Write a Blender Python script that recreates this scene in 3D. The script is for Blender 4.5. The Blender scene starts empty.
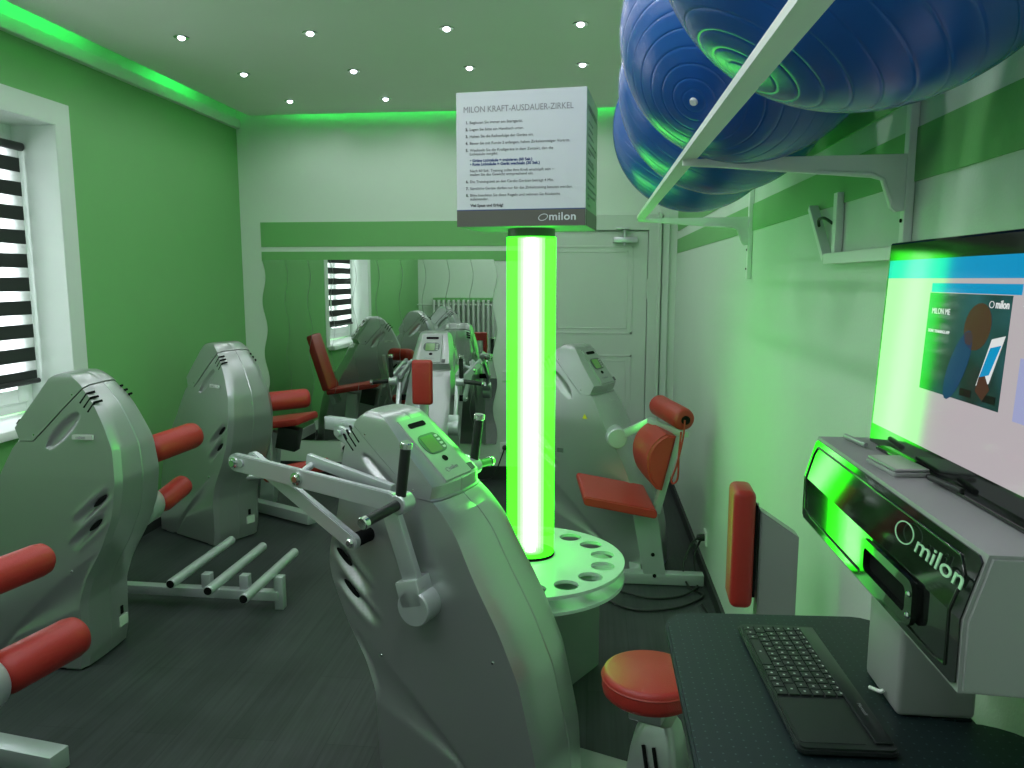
import bpy, bmesh, math, random
from math import sin, cos, pi, radians, sqrt, atan2
from mathutils import Vector, Matrix, Quaternion
random.seed(7)
SC = bpy.context.scene
COL = SC.collection

# ------------------------------------------------------------------ camera
cam_d = bpy.data.cameras.new('camera'); cam = bpy.data.objects.new('camera', cam_d); COL.objects.link(cam)
cam_d.sensor_fit = 'HORIZONTAL'; cam_d.sensor_width = 36.0; cam_d.lens = 36.0 * 770.0 / 1024.0
cam_d.clip_start = 0.05; cam_d.clip_end = 100
cam.location = (0, 0, 1.6)
cam.rotation_euler = (radians(90 - 7.77), 0, radians(5.93))
SC.camera = cam

# ------------------------------------------------------------------ exposure and world
SC.view_settings.view_transform = 'Standard'; SC.view_settings.look = 'None'
SC.view_settings.gamma = 1.0; SC.view_settings.exposure = 0.0; SC.view_settings.use_curve_mapping = False
W = bpy.data.worlds.new('daylight'); SC.world = W; W.use_nodes = True
W.node_tree.nodes['Background'].inputs[0].default_value = (0.86, 0.93, 1.0, 1)
W.node_tree.nodes['Background'].inputs[1].default_value = 2.2

# room dimensions (metres)
XL, XR, YB, YF, ZC = -2.8, 0.63, 6.0, -0.32, 2.85
LAMPS = []
for ly in (5.48, 4.75, 4.02, 3.29, 2.56, 1.83, 1.10, 0.40):
    for lx in (-2.15, -1.457, -0.748, -0.077):
        LAMPS.append((lx, ly))
def lamp_light(x, y):
    d = bpy.data.lights.new('spot_light', 'SPOT'); d.energy = 4.7 if y > 2.0 else 10.0; d.color = (0.93, 0.95, 1.0)
    d.spot_size = radians(176); d.spot_blend = 0.6; d.shadow_soft_size = 0.03
    return d
def area(name, loc, rot, sx, sy, energy, col):
    d = bpy.data.lights.new(name, 'AREA'); d.shape = 'RECTANGLE'; d.size = sx; d.size_y = sy; d.energy = energy; d.color = col
    o = bpy.data.objects.new(name, d); COL.objects.link(o); o.location = loc; o.rotation_euler = rot
    return o
# daylight entering by the window in the left wall
area('window_daylight', (-3.35, 3.19, 1.75), (0, radians(-90), 0), 1.5, 1.4, 95, (0.9, 0.95, 1.0))

# ------------------------------------------------------------------ materials
def mat(name, col, rough=0.5, metal=0.0, emis=None, estr=0.0, spec=0.5, coat=0.0, coat_rough=0.05, trans=0.0, noise=None, bump=None, alpha=1.0):
    m = bpy.data.materials.new(name); m.use_nodes = True
    nt = m.node_tree; b = nt.nodes['Principled BSDF']
    b.inputs['Base Color'].default_value = (*col, 1); b.inputs['Roughness'].default_value = rough
    b.inputs['Metallic'].default_value = metal; b.inputs['Specular IOR Level'].default_value = spec
    b.inputs['Coat Weight'].default_value = coat; b.inputs['Coat Roughness'].default_value = coat_rough
    b.inputs['Transmission Weight'].default_value = trans; b.inputs['Alpha'].default_value = alpha
    if emis:
        b.inputs['Emission Color'].default_value = (*emis, 1); b.inputs['Emission Strength'].default_value = estr
    tc = nt.nodes.new('ShaderNodeTexCoord')
    if noise:                                   # (scale, amount)
        n = nt.nodes.new('ShaderNodeTexNoise'); n.inputs['Scale'].default_value = noise[0]; n.inputs['Detail'].default_value = 4
        nt.links.new(tc.outputs['Object'], n.inputs['Vector'])
        mr = nt.nodes.new('ShaderNodeMapRange'); mr.inputs['To Min'].default_value = 1 - noise[1]; mr.inputs['To Max'].default_value = 1 + noise[1]
        nt.links.new(n.outputs['Fac'], mr.inputs['Value'])
        mx = nt.nodes.new('ShaderNodeVectorMath'); mx.operation = 'SCALE'; mx.inputs[0].default_value = col
        nt.links.new(mr.outputs['Result'], mx.inputs['Scale']); nt.links.new(mx.outputs['Vector'], b.inputs['Base Color'])
    if bump:
        n = nt.nodes.new('ShaderNodeTexNoise'); n.inputs['Scale'].default_value = bump[0]; n.inputs['Detail'].default_value = 3
        nt.links.new(tc.outputs['Object'], n.inputs['Vector'])
        bp = nt.nodes.new('ShaderNodeBump'); bp.inputs['Strength'].default_value = bump[1]; bp.inputs['Distance'].default_value = 0.01
        nt.links.new(n.outputs['Fac'], bp.inputs['Height']); nt.links.new(bp.outputs['Normal'], b.inputs['Normal'])
    return m
M = {}
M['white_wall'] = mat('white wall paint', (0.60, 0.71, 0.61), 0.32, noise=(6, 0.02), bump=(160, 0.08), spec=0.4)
M['ceiling'] = mat('ceiling paint', (0.78, 0.80, 0.74), 0.6, noise=(4, 0.02))
M['green_wall'] = mat('green wall paint', (0.155, 0.42, 0.14), 0.5, noise=(5, 0.03), bump=(160, 0.08), spec=0.35)
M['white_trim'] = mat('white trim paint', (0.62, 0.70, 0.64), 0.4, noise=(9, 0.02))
M['door_paint'] = mat('door paint', (0.50, 0.60, 0.51), 0.4, noise=(9, 0.02))
M['pvc'] = mat('white window plastic', (0.80, 0.83, 0.82), 0.3)
M['black_base'] = mat('black rubber skirting', (0.02, 0.024, 0.023), 0.5)
M['silver'] = mat('silver machine lacquer', (0.43, 0.45, 0.45), 0.30, 0.70, noise=(300, 0.03))
M['silver_light'] = mat('light silver lacquer', (0.46, 0.49, 0.485), 0.33, 0.7)
M['steel'] = mat('grey steel lacquer', (0.56, 0.60, 0.61), 0.32, 0.55)
M['steel_dark'] = mat('mid grey lacquer', (0.36, 0.36, 0.37), 0.4, 0.3)
M['chrome'] = mat('chrome', (0.75, 0.77, 0.75), 0.15, 1.0)
M['dark_slot'] = mat('dark opening', (0.006, 0.007, 0.007), 0.9, spec=0.1)
M['black'] = mat('black rubber', (0.014, 0.017, 0.016), 0.42)
M['red'] = mat('red vinyl', (0.40, 0.026, 0.020), 0.42, bump=(260, 0.1), noise=(30, 0.04))
M['red_dark'] = mat('red piping', (0.33, 0.03, 0.018), 0.5)
M['panel'] = mat('console panel', (0.36, 0.39, 0.38), 0.4, 0.4)
M['lcd'] = mat('lcd glass', (0.10, 0.22, 0.07), 0.15, emis=(0.12, 0.42, 0.03), estr=0.12)
M['lcd_frame'] = mat('lcd surround', (0.05, 0.08, 0.065), 0.3)
M['white_metal'] = mat('white steel', (0.82, 0.85, 0.82), 0.35)
M['label'] = mat('pale label', (0.55, 0.60, 0.55), 0.5)
M['ink'] = mat('dark ink', (0.10, 0.105, 0.11), 0.6)
M['ink_light'] = mat('light grey ink', (0.24, 0.25, 0.26), 0.6)
M['side_ink'] = mat('faint side ink', (0.2, 0.33, 0.23), 0.5)
M['ink_blue'] = mat('blue ink', (0.03, 0.06, 0.2), 0.6)
M['sign_white'] = mat('sign board', (0.62, 0.66, 0.68), 0.35)
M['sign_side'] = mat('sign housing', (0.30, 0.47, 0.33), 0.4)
M['sign_dark'] = mat('sign footer', (0.10, 0.10, 0.085), 0.35)
M['acrylic'] = mat('frosted acrylic', (0.50, 0.62, 0.55), 0.25)
M['plinth'] = mat('grey plinth lacquer', (0.24, 0.27, 0.26), 0.5, 0.2)
M['ball'] = mat('blue ball vinyl', (0.014, 0.10, 0.42), 0.27, spec=0.7, bump=(500, 0.04))
M['plug'] = mat('white plug', (0.8, 0.82, 0.8), 0.4)
M['kiosk'] = mat('grey kiosk lacquer', (0.34, 0.35, 0.35), 0.5, 0.25)
M['gloss_black'] = mat('gloss black plastic', (0.006, 0.008, 0.007), 0.06, spec=0.45, coat=0.35, coat_rough=0.03)
M['logo_pale'] = mat('pale green lettering', (0.42, 0.68, 0.46), 0.4)
M['key'] = mat('black keys', (0.018, 0.022, 0.022), 0.4)
M['kb'] = mat('black keyboard shell', (0.014, 0.018, 0.018), 0.32)
M['monitor_black'] = mat('monitor bezel', (0.007, 0.008, 0.008), 0.08, spec=0.7)
M['yellow'] = mat('yellow warning', (0.75, 0.6, 0.02), 0.5)
M['radiator'] = mat('radiator enamel', (0.52, 0.60, 0.53), 0.4)
M['mirror'] = mat('mirror silver', (0.70, 0.77, 0.70), 0.012, 1.0)
M['mirror_edge'] = mat('mirror edge', (0.10, 0.16, 0.12), 0.3)
M['blind_black'] = mat('black blind fabric', (0.014, 0.02, 0.017), 0.8)
def scr(name, col, s):
    return mat(name, (0.01, 0.01, 0.01), 0.07, spec=0.4, emis=col, estr=s)
M['scr_bg'] = scr('screen page', (0.56, 0.50, 0.53), 0.8)
M['scr_cyan'] = scr('screen blue', (0.0, 0.30, 0.60), 0.85)
M['scr_lilac'] = scr('screen lilac', (0.36, 0.38, 0.62), 0.9)
M['scr_white'] = scr('screen white', (0.75, 0.78, 0.78), 0.9)
M['scr_skin'] = scr('screen skin', (0.12, 0.05, 0.03), 0.5)
M['scr_navy'] = scr('screen navy', (0.01, 0.05, 0.14), 0.8)
M['scr_black'] = scr('screen black', (0.01, 0.012, 0.012), 0.4)

def emis_mat(name, col, s):
    m = bpy.data.materials.new(name); m.use_nodes = True; nt = m.node_tree; nt.nodes.clear()
    o = nt.nodes.new('ShaderNodeOutputMaterial'); e = nt.nodes.new('ShaderNodeEmission')
    e.inputs[0].default_value = (*col, 1); e.inputs[1].default_value = s
    nt.links.new(e.outputs[0], o.inputs[0]); return m
M['led'] = emis_mat('white led', (0.86, 0.88, 1.0), 12)
M['cove_led'] = emis_mat('green led strip', (0.02, 1.0, 0.12), 32.0)
def shell_mat(name, col, s, tr=(1, 1, 1)):
    m = bpy.data.materials.new(name); m.use_nodes = True; nt = m.node_tree; nt.nodes.clear()
    o = nt.nodes.new('ShaderNodeOutputMaterial'); e = nt.nodes.new('ShaderNodeEmission'); t = nt.nodes.new('ShaderNodeBsdfTransparent'); a = nt.nodes.new('ShaderNodeAddShader')
    e.inputs[0].default_value = (*col, 1); e.inputs[1].default_value = s; t.inputs[0].default_value = (*tr, 1)
    nt.links.new(e.outputs[0], a.inputs[0]); nt.links.new(t.outputs[0], a.inputs[1]); nt.links.new(a.outputs[0], o.inputs[0]); return m
M['tube_outer'] = shell_mat('green light tube', (0.105, 4.3, 0.030), 1.0, (0.42, 0.5, 0.42))
M['tube_inner'] = shell_mat('light tube glow', (0.36, 0.40, 0.38), 1.0)
M['tube_core'] = emis_mat('light tube core', (1.0, 1.0, 1.0), 2.6)

def floor_mat():
    m = bpy.data.materials.new('dark plank vinyl'); m.use_nodes = True; nt = m.node_tree; b = nt.nodes['Principled BSDF']; N = nt.nodes.new; L = nt.links.new
    tc = N('ShaderNodeTexCoord'); mp = N('ShaderNodeMapping'); mp.inputs['Rotation'].default_value = (0, 0, radians(90)); L(tc.outputs['Object'], mp.inputs['Vector'])
    br = N('ShaderNodeTexBrick'); br.inputs['Scale'].default_value = 1.0; br.inputs['Mortar Size'].default_value = 0.0012
    br.inputs['Brick Width'].default_value = 1.2; br.inputs['Row Height'].default_value = 0.18; br.offset = 0.37
    br.inputs['Color1'].default_value = (0.030, 0.036, 0.037, 1); br.inputs['Color2'].default_value = (0.042, 0.048, 0.050, 1); br.inputs['Mortar'].default_value = (0.018, 0.022, 0.023, 1)
    L(mp.outputs['Vector'], br.inputs['Vector'])
    mp2 = N('ShaderNodeMapping'); mp2.inputs['Scale'].default_value = (70, 2.0, 1); L(tc.outputs['Object'], mp2.inputs['Vector'])
    n = N('ShaderNodeTexNoise'); n.inputs['Scale'].default_value = 1.0; n.inputs['Detail'].default_value = 6; L(mp2.outputs['Vector'], n.inputs['Vector'])
    n2 = N('ShaderNodeTexNoise'); n2.inputs['Scale'].default_value = 2.4; n2.inputs['Detail'].default_value = 5; L(tc.outputs['Object'], n2.inputs['Vector'])
    ad = N('ShaderNodeMath'); ad.operation = 'ADD'; L(n.outputs['Fac'], ad.inputs[0]); L(n2.outputs['Fac'], ad.inputs[1])
    mr = N('ShaderNodeMapRange'); mr.inputs['From Min'].default_value = 0.6; mr.inputs['From Max'].default_value = 1.4; mr.inputs['To Min'].default_value = 0.55; mr.inputs['To Max'].default_value = 1.5
    L(ad.outputs[0], mr.inputs['Value'])
    sc = N('ShaderNodeVectorMath'); sc.operation = 'SCALE'; L(br.outputs['Color'], sc.inputs[0]); L(mr.outputs['Result'], sc.inputs['Scale']); L(sc.outputs['Vector'], b.inputs['Base Color'])
    b.inputs['Roughness'].default_value = 0.5; b.inputs['Specular IOR Level'].default_value = 0.35
    bp = N('ShaderNodeBump'); bp.inputs['Strength'].default_value = 0.15; bp.inputs['Distance'].default_value = 0.002; L(n.outputs['Fac'], bp.inputs['Height']); L(bp.outputs['Normal'], b.inputs['Normal'])
    return m
M['floor'] = floor_mat()
def mat_tray():
    m = bpy.data.materials.new('dotted dark mat'); m.use_nodes = True; nt = m.node_tree; b = nt.nodes['Principled BSDF']; N = nt.nodes.new; L = nt.links.new
    tc = N('ShaderNodeTexCoord'); mp = N('ShaderNodeMapping'); mp.inputs['Scale'].default_value = (62, 62, 0); L(tc.outputs['Object'], mp.inputs['Vector'])
    fr = N('ShaderNodeVectorMath'); fr.operation = 'FRACTION'; L(mp.outputs['Vector'], fr.inputs[0])
    sb = N('ShaderNodeVectorMath'); sb.operation = 'SUBTRACT'; sb.inputs[1].default_value = (0.5, 0.5, 0); L(fr.outputs[0], sb.inputs[0])
    mp3 = N('ShaderNodeVectorMath'); mp3.operation = 'MULTIPLY'; mp3.inputs[1].default_value = (1, 1, 0); L(sb.outputs[0], mp3.inputs[0])
    ln = N('ShaderNodeVectorMath'); ln.operation = 'LENGTH'; L(mp3.outputs[0], ln.inputs[0])
    lt = N('ShaderNodeMath'); lt.operation = 'LESS_THAN'; lt.inputs[1].default_value = 0.09; L(ln.outputs['Value'], lt.inputs[0])
    mx = N('ShaderNodeMix'); mx.data_type = 'RGBA'; mx.inputs['A'].default_value = (0.004, 0.013, 0.016, 1); mx.inputs['B'].default_value = (0.04, 0.075, 0.075, 1)
    L(lt.outputs[0], mx.inputs['Factor']); L(mx.outputs['Result'], b.inputs['Base Color']); b.inputs['Roughness'].default_value = 0.45
    return m
M['tray'] = mat_tray()
def mat_sheer():
    m = bpy.data.materials.new('sheer blind fabric'); m.use_nodes = True; nt = m.node_tree; nt.nodes.clear(); N = nt.nodes.new; L = nt.links.new
    o = N('ShaderNodeOutputMaterial'); t = N('ShaderNodeBsdfTransparent'); tl = N('ShaderNodeBsdfTranslucent'); d = N('ShaderNodeBsdfDiffuse')
    tl.inputs[0].default_value = (0.85, 0.87, 0.86, 1); d.inputs[0].default_value = (0.8, 0.82, 0.8, 1); t.inputs[0].default_value = (0.9, 0.9, 0.9, 1)
    a = N('ShaderNodeMixShader'); a.inputs[0].default_value = 0.5; L(tl.outputs[0], a.inputs[1]); L(d.outputs[0], a.inputs[2])
    b = N('ShaderNodeMixShader'); b.inputs[0].default_value = 0.55; L(t.outputs[0], b.inputs[1]); L(a.outputs[0], b.inputs[2]); L(b.outputs[0], o.inputs[0]); return m
M['sheer'] = mat_sheer()
def mat_glass():
    m = bpy.data.materials.new('window glass'); m.use_nodes = True; nt = m.node_tree; nt.nodes.clear(); N = nt.nodes.new; L = nt.links.new
    o = N('ShaderNodeOutputMaterial'); t = N('ShaderNodeBsdfTransparent'); g = N('ShaderNodeBsdfGlossy'); g.inputs['Roughness'].default_value = 0.02
    a = N('ShaderNodeMixShader'); a.inputs[0].default_value = 0.06; L(t.outputs[0], a.inputs[1]); L(g.outputs[0], a.inputs[2]); L(a.outputs[0], o.inputs[0]); return m
M['glass'] = mat_glass()
def mat_photo():                                # the poster image shown on the screen: dark teal to green
    m = scr('screen picture', (0.02, 0.08, 0.08), 1.0); nt = m.node_tree; b = nt.nodes['Principled BSDF']; N = nt.nodes.new; L = nt.links.new
    tc = N('ShaderNodeTexCoord'); n = N('ShaderNodeTexNoise'); n.inputs['Scale'].default_value = 9; n.inputs['Detail'].default_value = 2; L(tc.outputs['Object'], n.inputs['Vector'])
    r = N('ShaderNodeValToRGB'); e = r.color_ramp.elements; e[0].position = 0.35; e[0].color = (0.008, 0.028, 0.022, 1); e[1].position = 0.7; e[1].color = (0.02, 0.10, 0.12, 1)
    L(n.outputs['Fac'], r.inputs[0]); L(r.outputs[0], b.inputs['Emission Color']); return m
M['scr_photo'] = mat_photo()

# ------------------------------------------------------------------ mesh helpers
def link(name, bm, m, parent=None, smooth=None, loc=None):
    me = bpy.data.meshes.new(name); bmesh.ops.recalc_face_normals(bm, faces=bm.faces[:]); bm.to_mesh(me); bm.free()
    me.materials.append(M[m] if isinstance(m, str) else m)
    if smooth is not None:
        me.shade_smooth(); me.set_sharp_from_angle(angle=radians(smooth))
    if name in ('housing', 'console_cap'):      # keep the flank relief smooth
        ef = {}
        for p in me.polygons:
            for k in p.edge_keys: ef.setdefault(k, []).append(abs(p.normal.y))
        for e in me.edges:
            if min(ef.get(tuple(sorted(e.vertices)), [0])) > 0.60: e.use_edge_sharp = False
    o = bpy.data.objects.new(name, me); COL.objects.link(o)
    if parent: o.parent = parent
    if loc: o.location = loc
    return o
def B(): return bmesh.new()
def box(bm, x0, x1, y0, y1, z0, z1, bev=0, seg=2, mt=None):
    t = bmesh.new(); r = bmesh.ops.create_cube(t, size=1.0)
    for v in t.verts:
        v.co = Vector(((x0 + x1) / 2 + v.co.x * (x1 - x0), (y0 + y1) / 2 + v.co.y * (y1 - y0), (z0 + z1) / 2 + v.co.z * (z1 - z0)))
    if bev: bmesh.ops.bevel(t, geom=t.edges[:], offset=bev, segments=seg, affect='EDGES', profile=0.5)
    merge(bm, t, mt); return bm
def merge(bm, t, mt=None):
    if mt is not None: bmesh.ops.transform(t, matrix=mt, verts=t.verts[:])
    me = bpy.data.meshes.new('t'); t.to_mesh(me); t.free(); bm.from_mesh(me); bpy.data.meshes.remove(me)
def frame(a, b):
    a = Vector(a); b = Vector(b); d = (b - a); L = d.length; q = d.to_track_quat('Z', 'Y')
    return Matrix.Translation(a) @ q.to_matrix().to_4x4(), L
def cyl(bm, a, b, r, r2=None, n=24, bev=0):
    mt, L = frame(a, b); t = bmesh.new(); r2 = r if r2 is None else r2
    lathe_raw(t, [(0, 0), (r - bev, 0)] + ([(r, bev)] if bev else []) + ([(r2, L - bev)] if bev else [(r2, L)]) + ([(r2 - bev, L)] if bev else []) + [(0, L)], n)
    merge(bm, t, mt); return bm
def lathe_raw(t, prof, n=24):
    rings = []
    for (r, z) in prof:
        if r < 1e-6: rings.append([t.verts.new((0, 0, z))])
        else: rings.append([t.verts.new((r * cos(2 * pi * k / n), r * sin(2 * pi * k / n), z)) for k in range(n)])
    for A, Bq in zip(rings, rings[1:]):
        for k in range(n):
            k2 = (k + 1) % n
            if len(A) == 1 and len(Bq) == 1: continue
            if len(A) == 1: t.faces.new((A[0], Bq[k], Bq[k2]))
            elif len(Bq) == 1: t.faces.new((A[k], A[k2], Bq[0]))
            else: t.faces.new((A[k], A[k2], Bq[k2], Bq[k]))
def lathe(bm, prof, a, b, n=24):
    mt, L = frame(a, b); t = bmesh.new(); lathe_raw(t, prof, n); merge(bm, t, mt); return bm
def prism(bm, pts, o, ux, uy, depth, bev=0, seg=2):
    """polygon pts (2D) in plane origin o, axes ux, uy, extruded by depth along ux x uy"""
    o = Vector(o); ux = Vector(ux).normalized(); uy = Vector(uy); uy = (uy - ux * uy.dot(ux)).normalized(); n = ux.cross(uy)
    t = bmesh.new(); va = [t.verts.new(o + ux * p[0] + uy * p[1]) for p in pts]; vb = [t.verts.new(v.co + n * depth) for v in va]
    N = len(pts); t.faces.new(va[::-1]); t.faces.new(vb)
    for i in range(N): t.faces.new((va[i], va[(i + 1) % N], vb[(i + 1) % N], vb[i]))
    bmesh.ops.recalc_face_normals(t, faces=t.faces[:])
    if bev:
        es = [e for e in t.edges if all(len(f.verts) == N or True for f in e.link_faces) and ((e.verts[0] in va and e.verts[1] in va) or (e.verts[0] in vb and e.verts[1] in vb))]
        bmesh.ops.bevel(t, geom=es, offset=bev, segments=seg, affect='EDGES')
    merge(bm, t); return bm
def rrect(x0, x1, y0, y1, r, n=5):
    out = []
    for (cx, cy, a0) in ((x1 - r, y0 + r, -90), (x1 - r, y1 - r, 0), (x0 + r, y1 - r, 90), (x0 + r, y0 + r, 180)):
        for k in range(n + 1):
            a = radians(a0 + 90 * k / n); out.append((cx + r * cos(a), cy + r * sin(a)))
    return out
def ring(bm, outer, inner, o, ux, uy, depth):
    """plate with a hole; outer and inner have equal point counts"""
    o = Vector(o); ux = Vector(ux).normalized(); uy = Vector(uy).normalized(); n = ux.cross(uy)
    def lv(pts, d): return [bm.verts.new(o + ux * p[0] + uy * p[1] + n * d) for p in pts]
    a, b, c, d = lv(outer, 0), lv(inner, 0), lv(outer, depth), lv(inner, depth); N = len(outer)
    for i in range(N):
        j = (i + 1) % N
        bm.faces.new((a[i], b[i], b[j], a[j])); bm.faces.new((c[i], c[j], d[j], d[i])); bm.faces.new((a[i], a[j], c[j], c[i])); bm.faces.new((b[i], d[i], d[j], b[j]))
    return bm
def tube(bm, pts, r, n=10, cap=True):
    pts = [Vector(p) for p in pts]; rings = []; up = Vector((0, 0, 1)); prev = None
    for i, p in enumerate(pts):
        t = (pts[min(i + 1, len(pts) - 1)] - pts[max(i - 1, 0)]).normalized()
        if prev is None:
            s = t.cross(up); s = s.normalized() if s.length > 1e-3 else Vector((1, 0, 0))
        else:
            s = (prev - t * prev.dot(t)).normalized()
        prev = s; q = t.cross(s)
        rings.append([bm.verts.new(p + (s * cos(2 * pi * k / n) + q * sin(2 * pi * k / n)) * r) for k in range(n)])
    for A, Bq in zip(rings, rings[1:]):
        for k in range(n): bm.faces.new((A[k], A[(k + 1) % n], Bq[(k + 1) % n], Bq[k]))
    if cap: bm.faces.new(rings[0][::-1]); bm.faces.new(rings[-1])
    return bm
def spline(pts, n=8):
    P = [Vector(p) for p in pts]; P = [P[0]] + P + [P[-1]]; out = []
    for i in range(1, len(P) - 2):
        for k in range(n):
            t = k / n; a, b, c, d = P[i - 1], P[i], P[i + 1], P[i + 2]
            out.append(0.5 * ((2 * b) + (c - a) * t + (2 * a - 5 * b + 4 * c - d) * t * t + (3 * b - a - 3 * c + d) * t ** 3))
    out.append(P[-2]); return out
def bar(bm, a, b, w, h, side=(0, 0, 1), bev=0.002):
    """rectangular bar from a to b; w along side axis, h along the other"""
    a = Vector(a); b = Vector(b); d = (b - a).normalized(); s = Vector(side); s = (s - d * s.dot(d)).normalized(); q = d.cross(s); L = (b - a).length
    mt = Matrix((( d.x, s.x, q.x, a.x), (d.y, s.y, q.y, a.y), (d.z, s.z, q.z, a.z), (0, 0, 0, 1)))
    return box(bm, 0, L, -w / 2, w / 2, -h / 2, h / 2, bev, 2, mt)
def capsule(L, r, n=8):
    out = []
    for k in range(n + 1): a = radians(-90 + 180 * k / n); out.append((L + r * cos(a), r * sin(a)))
    for k in range(n + 1): a = radians(90 + 180 * k / n); out.append((r * cos(a), r * sin(a)))
    return out
def text(name, body, size, m, parent, o, ux, uy, bold=0.0, extrude=0.0006, spacing=1.0, align='LEFT', width=None, slant=0):
    c = bpy.data.curves.new('t', 'FONT'); c.body = body; c.size = size; c.offset = bold; c.extrude = extrude; c.space_character = spacing; c.align_x = align; c.shear = slant
    c.resolution_u = 3
    ob = bpy.data.objects.new('t', c); COL.objects.link(ob); bpy.context.view_layer.update()
    me = bpy.data.meshes.new_from_object(ob.evaluated_get(bpy.context.evaluated_depsgraph_get()))
    bpy.data.objects.remove(ob); bpy.data.curves.remove(c)
    if width:
        xs = [v.co.x for v in me.vertices]; k = width / (max(xs) - min(xs)); x0 = min(xs)
        for v in me.vertices: v.co.x = (v.co.x - x0) * k
    o = Vector(o); ux = Vector(ux).normalized(); uy = Vector(uy).normalized(); n = ux.cross(uy)
    for v in me.vertices: v.co = o + ux * v.co.x + uy * v.co.y + n * v.co.z
    me.materials.clear(); me.materials.append(M[m]); me.name = name
    ob = bpy.data.objects.new(name, me); COL.objects.link(ob)
    if parent: ob.parent = parent
    return ob
def empty(name, loc, rz, label, cat, group=None):
    o = bpy.data.objects.new(name, None); COL.objects.link(o); o.location = loc; o.rotation_euler = (0, 0, rz); o.empty_display_size = 0.1
    o['label'] = label; o['category'] = cat
    if group: o['group'] = group
    return o
def tag(o, label, cat, group=None):
    o['label'] = label; o['category'] = cat
    if group: o['group'] = group
    return o
def struct(o): o['kind'] = 'structure'; return o

# ------------------------------------------------------------------ room shell
struct(link('floor', box(B(), XL - 0.6, XR + 0.2, YF - 0.2, YB + 0.2, -0.1, 0), 'floor'))
# left wall with the window opening
WY0, WY1, WZ0, WZ1 = 2.50, 3.89, 0.87, 2.40
bm = B(); ZT = 2.765
box(bm, XL - 0.35, XL, YF - 0.2, WY0, 0, ZT); box(bm, XL - 0.35, XL, WY1, YB + 0.2, 0, ZT)
box(bm, XL - 0.35, XL, WY0, WY1, 0, WZ0); box(bm, XL - 0.35, XL, WY0, WY1, WZ1, ZT)
wl = struct(link('wall_left', bm, 'green_wall'))
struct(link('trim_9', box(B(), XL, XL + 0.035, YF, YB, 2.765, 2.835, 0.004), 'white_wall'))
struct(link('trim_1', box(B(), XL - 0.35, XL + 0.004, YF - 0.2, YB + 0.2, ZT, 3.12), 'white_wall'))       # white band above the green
bm = B()                                                                                                  # white painted border round the window and its reveal
g = 0.115
box(bm, XL, XL + 0.004, WY1, WY1 + g, WZ0 - 0.0, WZ1 + g); box(bm, XL, XL + 0.004, WY0 - g, WY0, WZ0, WZ1 + g); box(bm, XL, XL + 0.004, WY0, WY1, WZ1, WZ1 + g)
box(bm, XL - 0.28, XL + 0.002, WY1 - 0.004, WY1 + 0.001, WZ0, WZ1); box(bm, XL - 0.28, XL + 0.002, WY0 - 0.001, WY0 + 0.004, WZ0, WZ1); box(bm, XL - 0.28, XL + 0.002, WY0, WY1, WZ1 - 0.004, WZ1 + 0.001)
struct(link('trim_2', bm, 'white_trim'))
# wall at the far end
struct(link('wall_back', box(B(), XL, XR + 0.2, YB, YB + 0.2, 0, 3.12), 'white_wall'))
bm = B(); box(bm, -2.635, -0.42, YB - 0.004, YB, 1.853, 2.045); box(bm, -2.635, -0.42, YB - 0.004, YB, 1.74, 1.815)
struct(link('trim_3', bm, 'green_wall'))
# right wall with its green stripes
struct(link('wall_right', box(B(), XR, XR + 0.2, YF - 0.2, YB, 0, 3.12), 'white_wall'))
bm = B(); box(bm, XR - 0.004, XR, YF, YB - 0.06, 1.79, 1.893); box(bm, XR - 0.004, XR, YF, YB - 0.06, 1.953, 2.10)
struct(link('trim_4', bm, 'green_wall'))
# wall behind the viewer
struct(link('wall_front', box(B(), XL, XR, YF - 0.2, YF, 0, 3.12), 'white_wall'))
# ceiling: suspended slab, light cove round it, upper slab
struct(link('ceiling', box(B(), XL + 0.135, XR - 0.11, YF, YB - 0.07, ZC, ZC + 0.07), 'ceiling'))
struct(link('trim_5', box(B(), XL - 0.35, XR + 0.2, YF - 0.2, YB + 0.2, 3.12, 3.2), 'white_wall'))
struct(link('baseboard_back', box(B(), XL + 0.04, XR, YB - 0.018, YB, 0, 0.11), 'black_base'))
struct(link('baseboard_right', box(B(), XR - 0.015, XR, YF, YB, 0, 0.07), 'black_base'))
struct(link('baseboard_left', box(B(), XL, XL + 0.018, YF, YB, 0, 0.06, 0.002), 'black_base'))
struct(link('trim_6', box(B(), XL, XL + 0.014, YF, YB, 0.06, 0.155, 0.002), 'white_trim'))
# cove led strips
def cove(x0, x1, y0, y1, lab):
    o = link('led_strip', box(B(), x0, x1, y0, y1, ZC + 0.071, ZC + 0.081), 'cove_led'); tag(o, lab, 'light strip')
cove(XL + 0.140, XL + 0.155, 0.3, 4.15, 'long green led strip glowing above the left ceiling edge over the window')
cove(XL + 0.140, XL + 0.155, 4.85, 5.35, 'short green led strip lighting the left wall near the far corner')
cove(-2.4, 0.45, YB - 0.09, YB - 0.075, 'green led strip in the ceiling gap along the far wall')

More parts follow.
